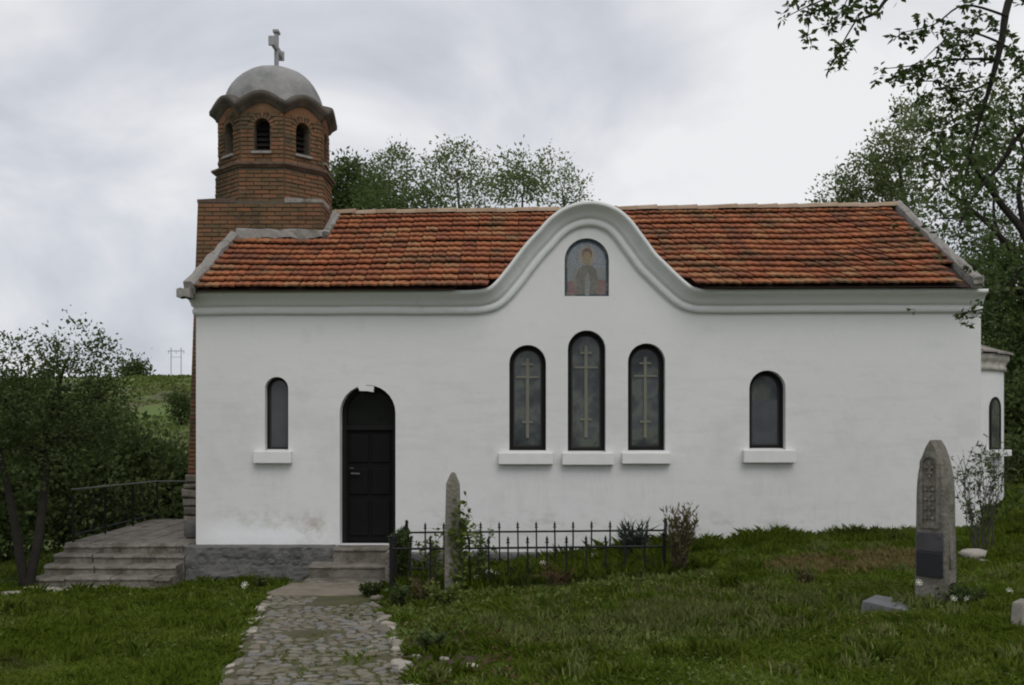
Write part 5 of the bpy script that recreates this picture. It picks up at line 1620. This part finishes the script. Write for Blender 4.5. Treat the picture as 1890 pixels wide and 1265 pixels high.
blades('path_grass', 30000, -2.9, -.8, 6.2, 12.0, .012, .045, .007, 'grass', excl=False, wfun=lambda x, y: (np.abs(x-np.interp(y, [7,12.4], [-1.38,-2.38])) < .62)*np.clip(nfield(x+9, y, 2.2, 5)*2.4-.95+.5*(x > np.interp(y, [7,12.4], [-1.2,-2.1])), 0, 1))
# broad weed leaves among the grass
def weeds(name, n, x0, x1, y0, y1, size, matn, thr, seed):
    x = RNG.uniform(x0, x1, n); y = RNG.uniform(y0, y1, n)
    keep = (~in_poly_excl(x, y)) & (nfield(x, y, 1.7, seed) > thr)
    x, y = x[keep], y[keep]; k = len(x)
    ctr = np.stack([x, y, gz_np(x, y)+RNG.random(k)*.06], 1)
    d = RNG.normal(size=(k, 3)); d[:, 2] = np.abs(d[:, 2])*.8+.1
    V, Q = leaf_quads(ctr, d, size*(.6+.8*RNG.random(k)), .6)
    return link(name, np_mesh(name, V, Q, M[matn]), kind='stuff')
weeds('weed_leaves', 40000, -6, 6, 5.5, 13.5, .030, 'weed', .55, 31)
weeds('weed_leaves', 16000, -1.4, 2.2, 10.6, 13.4, .05, 'weed', .40, 37)
weeds('weed_leaves', 11000, -1.3, 1.0, 8.0, 11.4, .045, 'weed', .45, 41)
weeds('dead_leaves', 1500, -1.0, .3, 6.4, 9.6, .035, 'leaf_rust', .35, 43)
weeds('undergrowth', 26000, 6.8, 14, 12, 24, .11, 'leaf_dark', .35, 47)
weeds('undergrowth', 30000, -13, -6.4, 12, 22, .11, 'leaf_dark', .30, 53)
x = RNG.uniform(-60, 10, 90000); y = RNG.uniform(24, 170, 90000)**1.0
ctr = np.stack([x, y, gz_np(x, y)], 1); d = RNG.normal(size=ctr.shape); d[:, 2] = np.abs(d[:, 2])
keep = nfield(x+60, y, .11, 61)*.7+nfield(x+60, y, .5, 62)*.5 > .60
V, Q = leaf_quads(ctr[keep], d[keep], (.08+.002*y[keep])*(.6+.8*RNG.random(keep.sum())), .7)
link('hillside_scrub', np_mesh('hillside_scrub', V, Q, M['weed']), kind='stuff')

# ragged taller tufts scattered through the lawn
def tufts(name, n, x0, x1, y0, y1, matn, seed, hmin=.07, hmax=.2):
    rng = np.random.default_rng(seed)
    cx, cy = rng.uniform(x0, x1, n), rng.uniform(y0, y1, n)
    ok = ~in_poly_excl(cx, cy); cx, cy = cx[ok], cy[ok]; k = 34
    x = np.repeat(cx, k)+rng.normal(size=len(cx)*k)*.045; y = np.repeat(cy, k)+rng.normal(size=len(cx)*k)*.045
    hh = np.repeat(rng.uniform(hmin, hmax, len(cx)), k)*(.5+.6*rng.random(len(x)))
    a = rng.uniform(0, 2*np.pi, len(x)); l = .1+.55*rng.random(len(x))
    z = gz_np(x, y); base = np.stack([x, y, z-.005], 1)
    side = np.stack([-np.sin(a), np.cos(a), 0*a], 1)*.0045
    out = np.stack([np.cos(a), np.sin(a), 0*a], 1)
    mid_ = base+out*(l*hh*.3)[:, None]+np.stack([0*a, 0*a, hh*.6], 1); tip = base+out*(l*hh*1.0)[:, None]+np.stack([0*a, 0*a, hh*(1-.35*l)], 1)
    V = np.stack([base-side, base+side, mid_+side*.8, tip, mid_-side*.8], 1).reshape(-1, 3)
    link(name, np_mesh(name, V, np.arange(len(x)*5).reshape(-1, 5), M[matn]), kind='stuff')
tufts('grass_tufts', 420, -6, 6.5, 6, 13.4, 'grass', 71)
tufts('grass_tufts', 130, -.6, 5.5, 6.5, 12.8, 'palegrass', 72, .08, .18)
tufts('grass_tufts', 90, -1.3, 2.0, 10.8, 13.4, 'weed', 73, .1, .28)
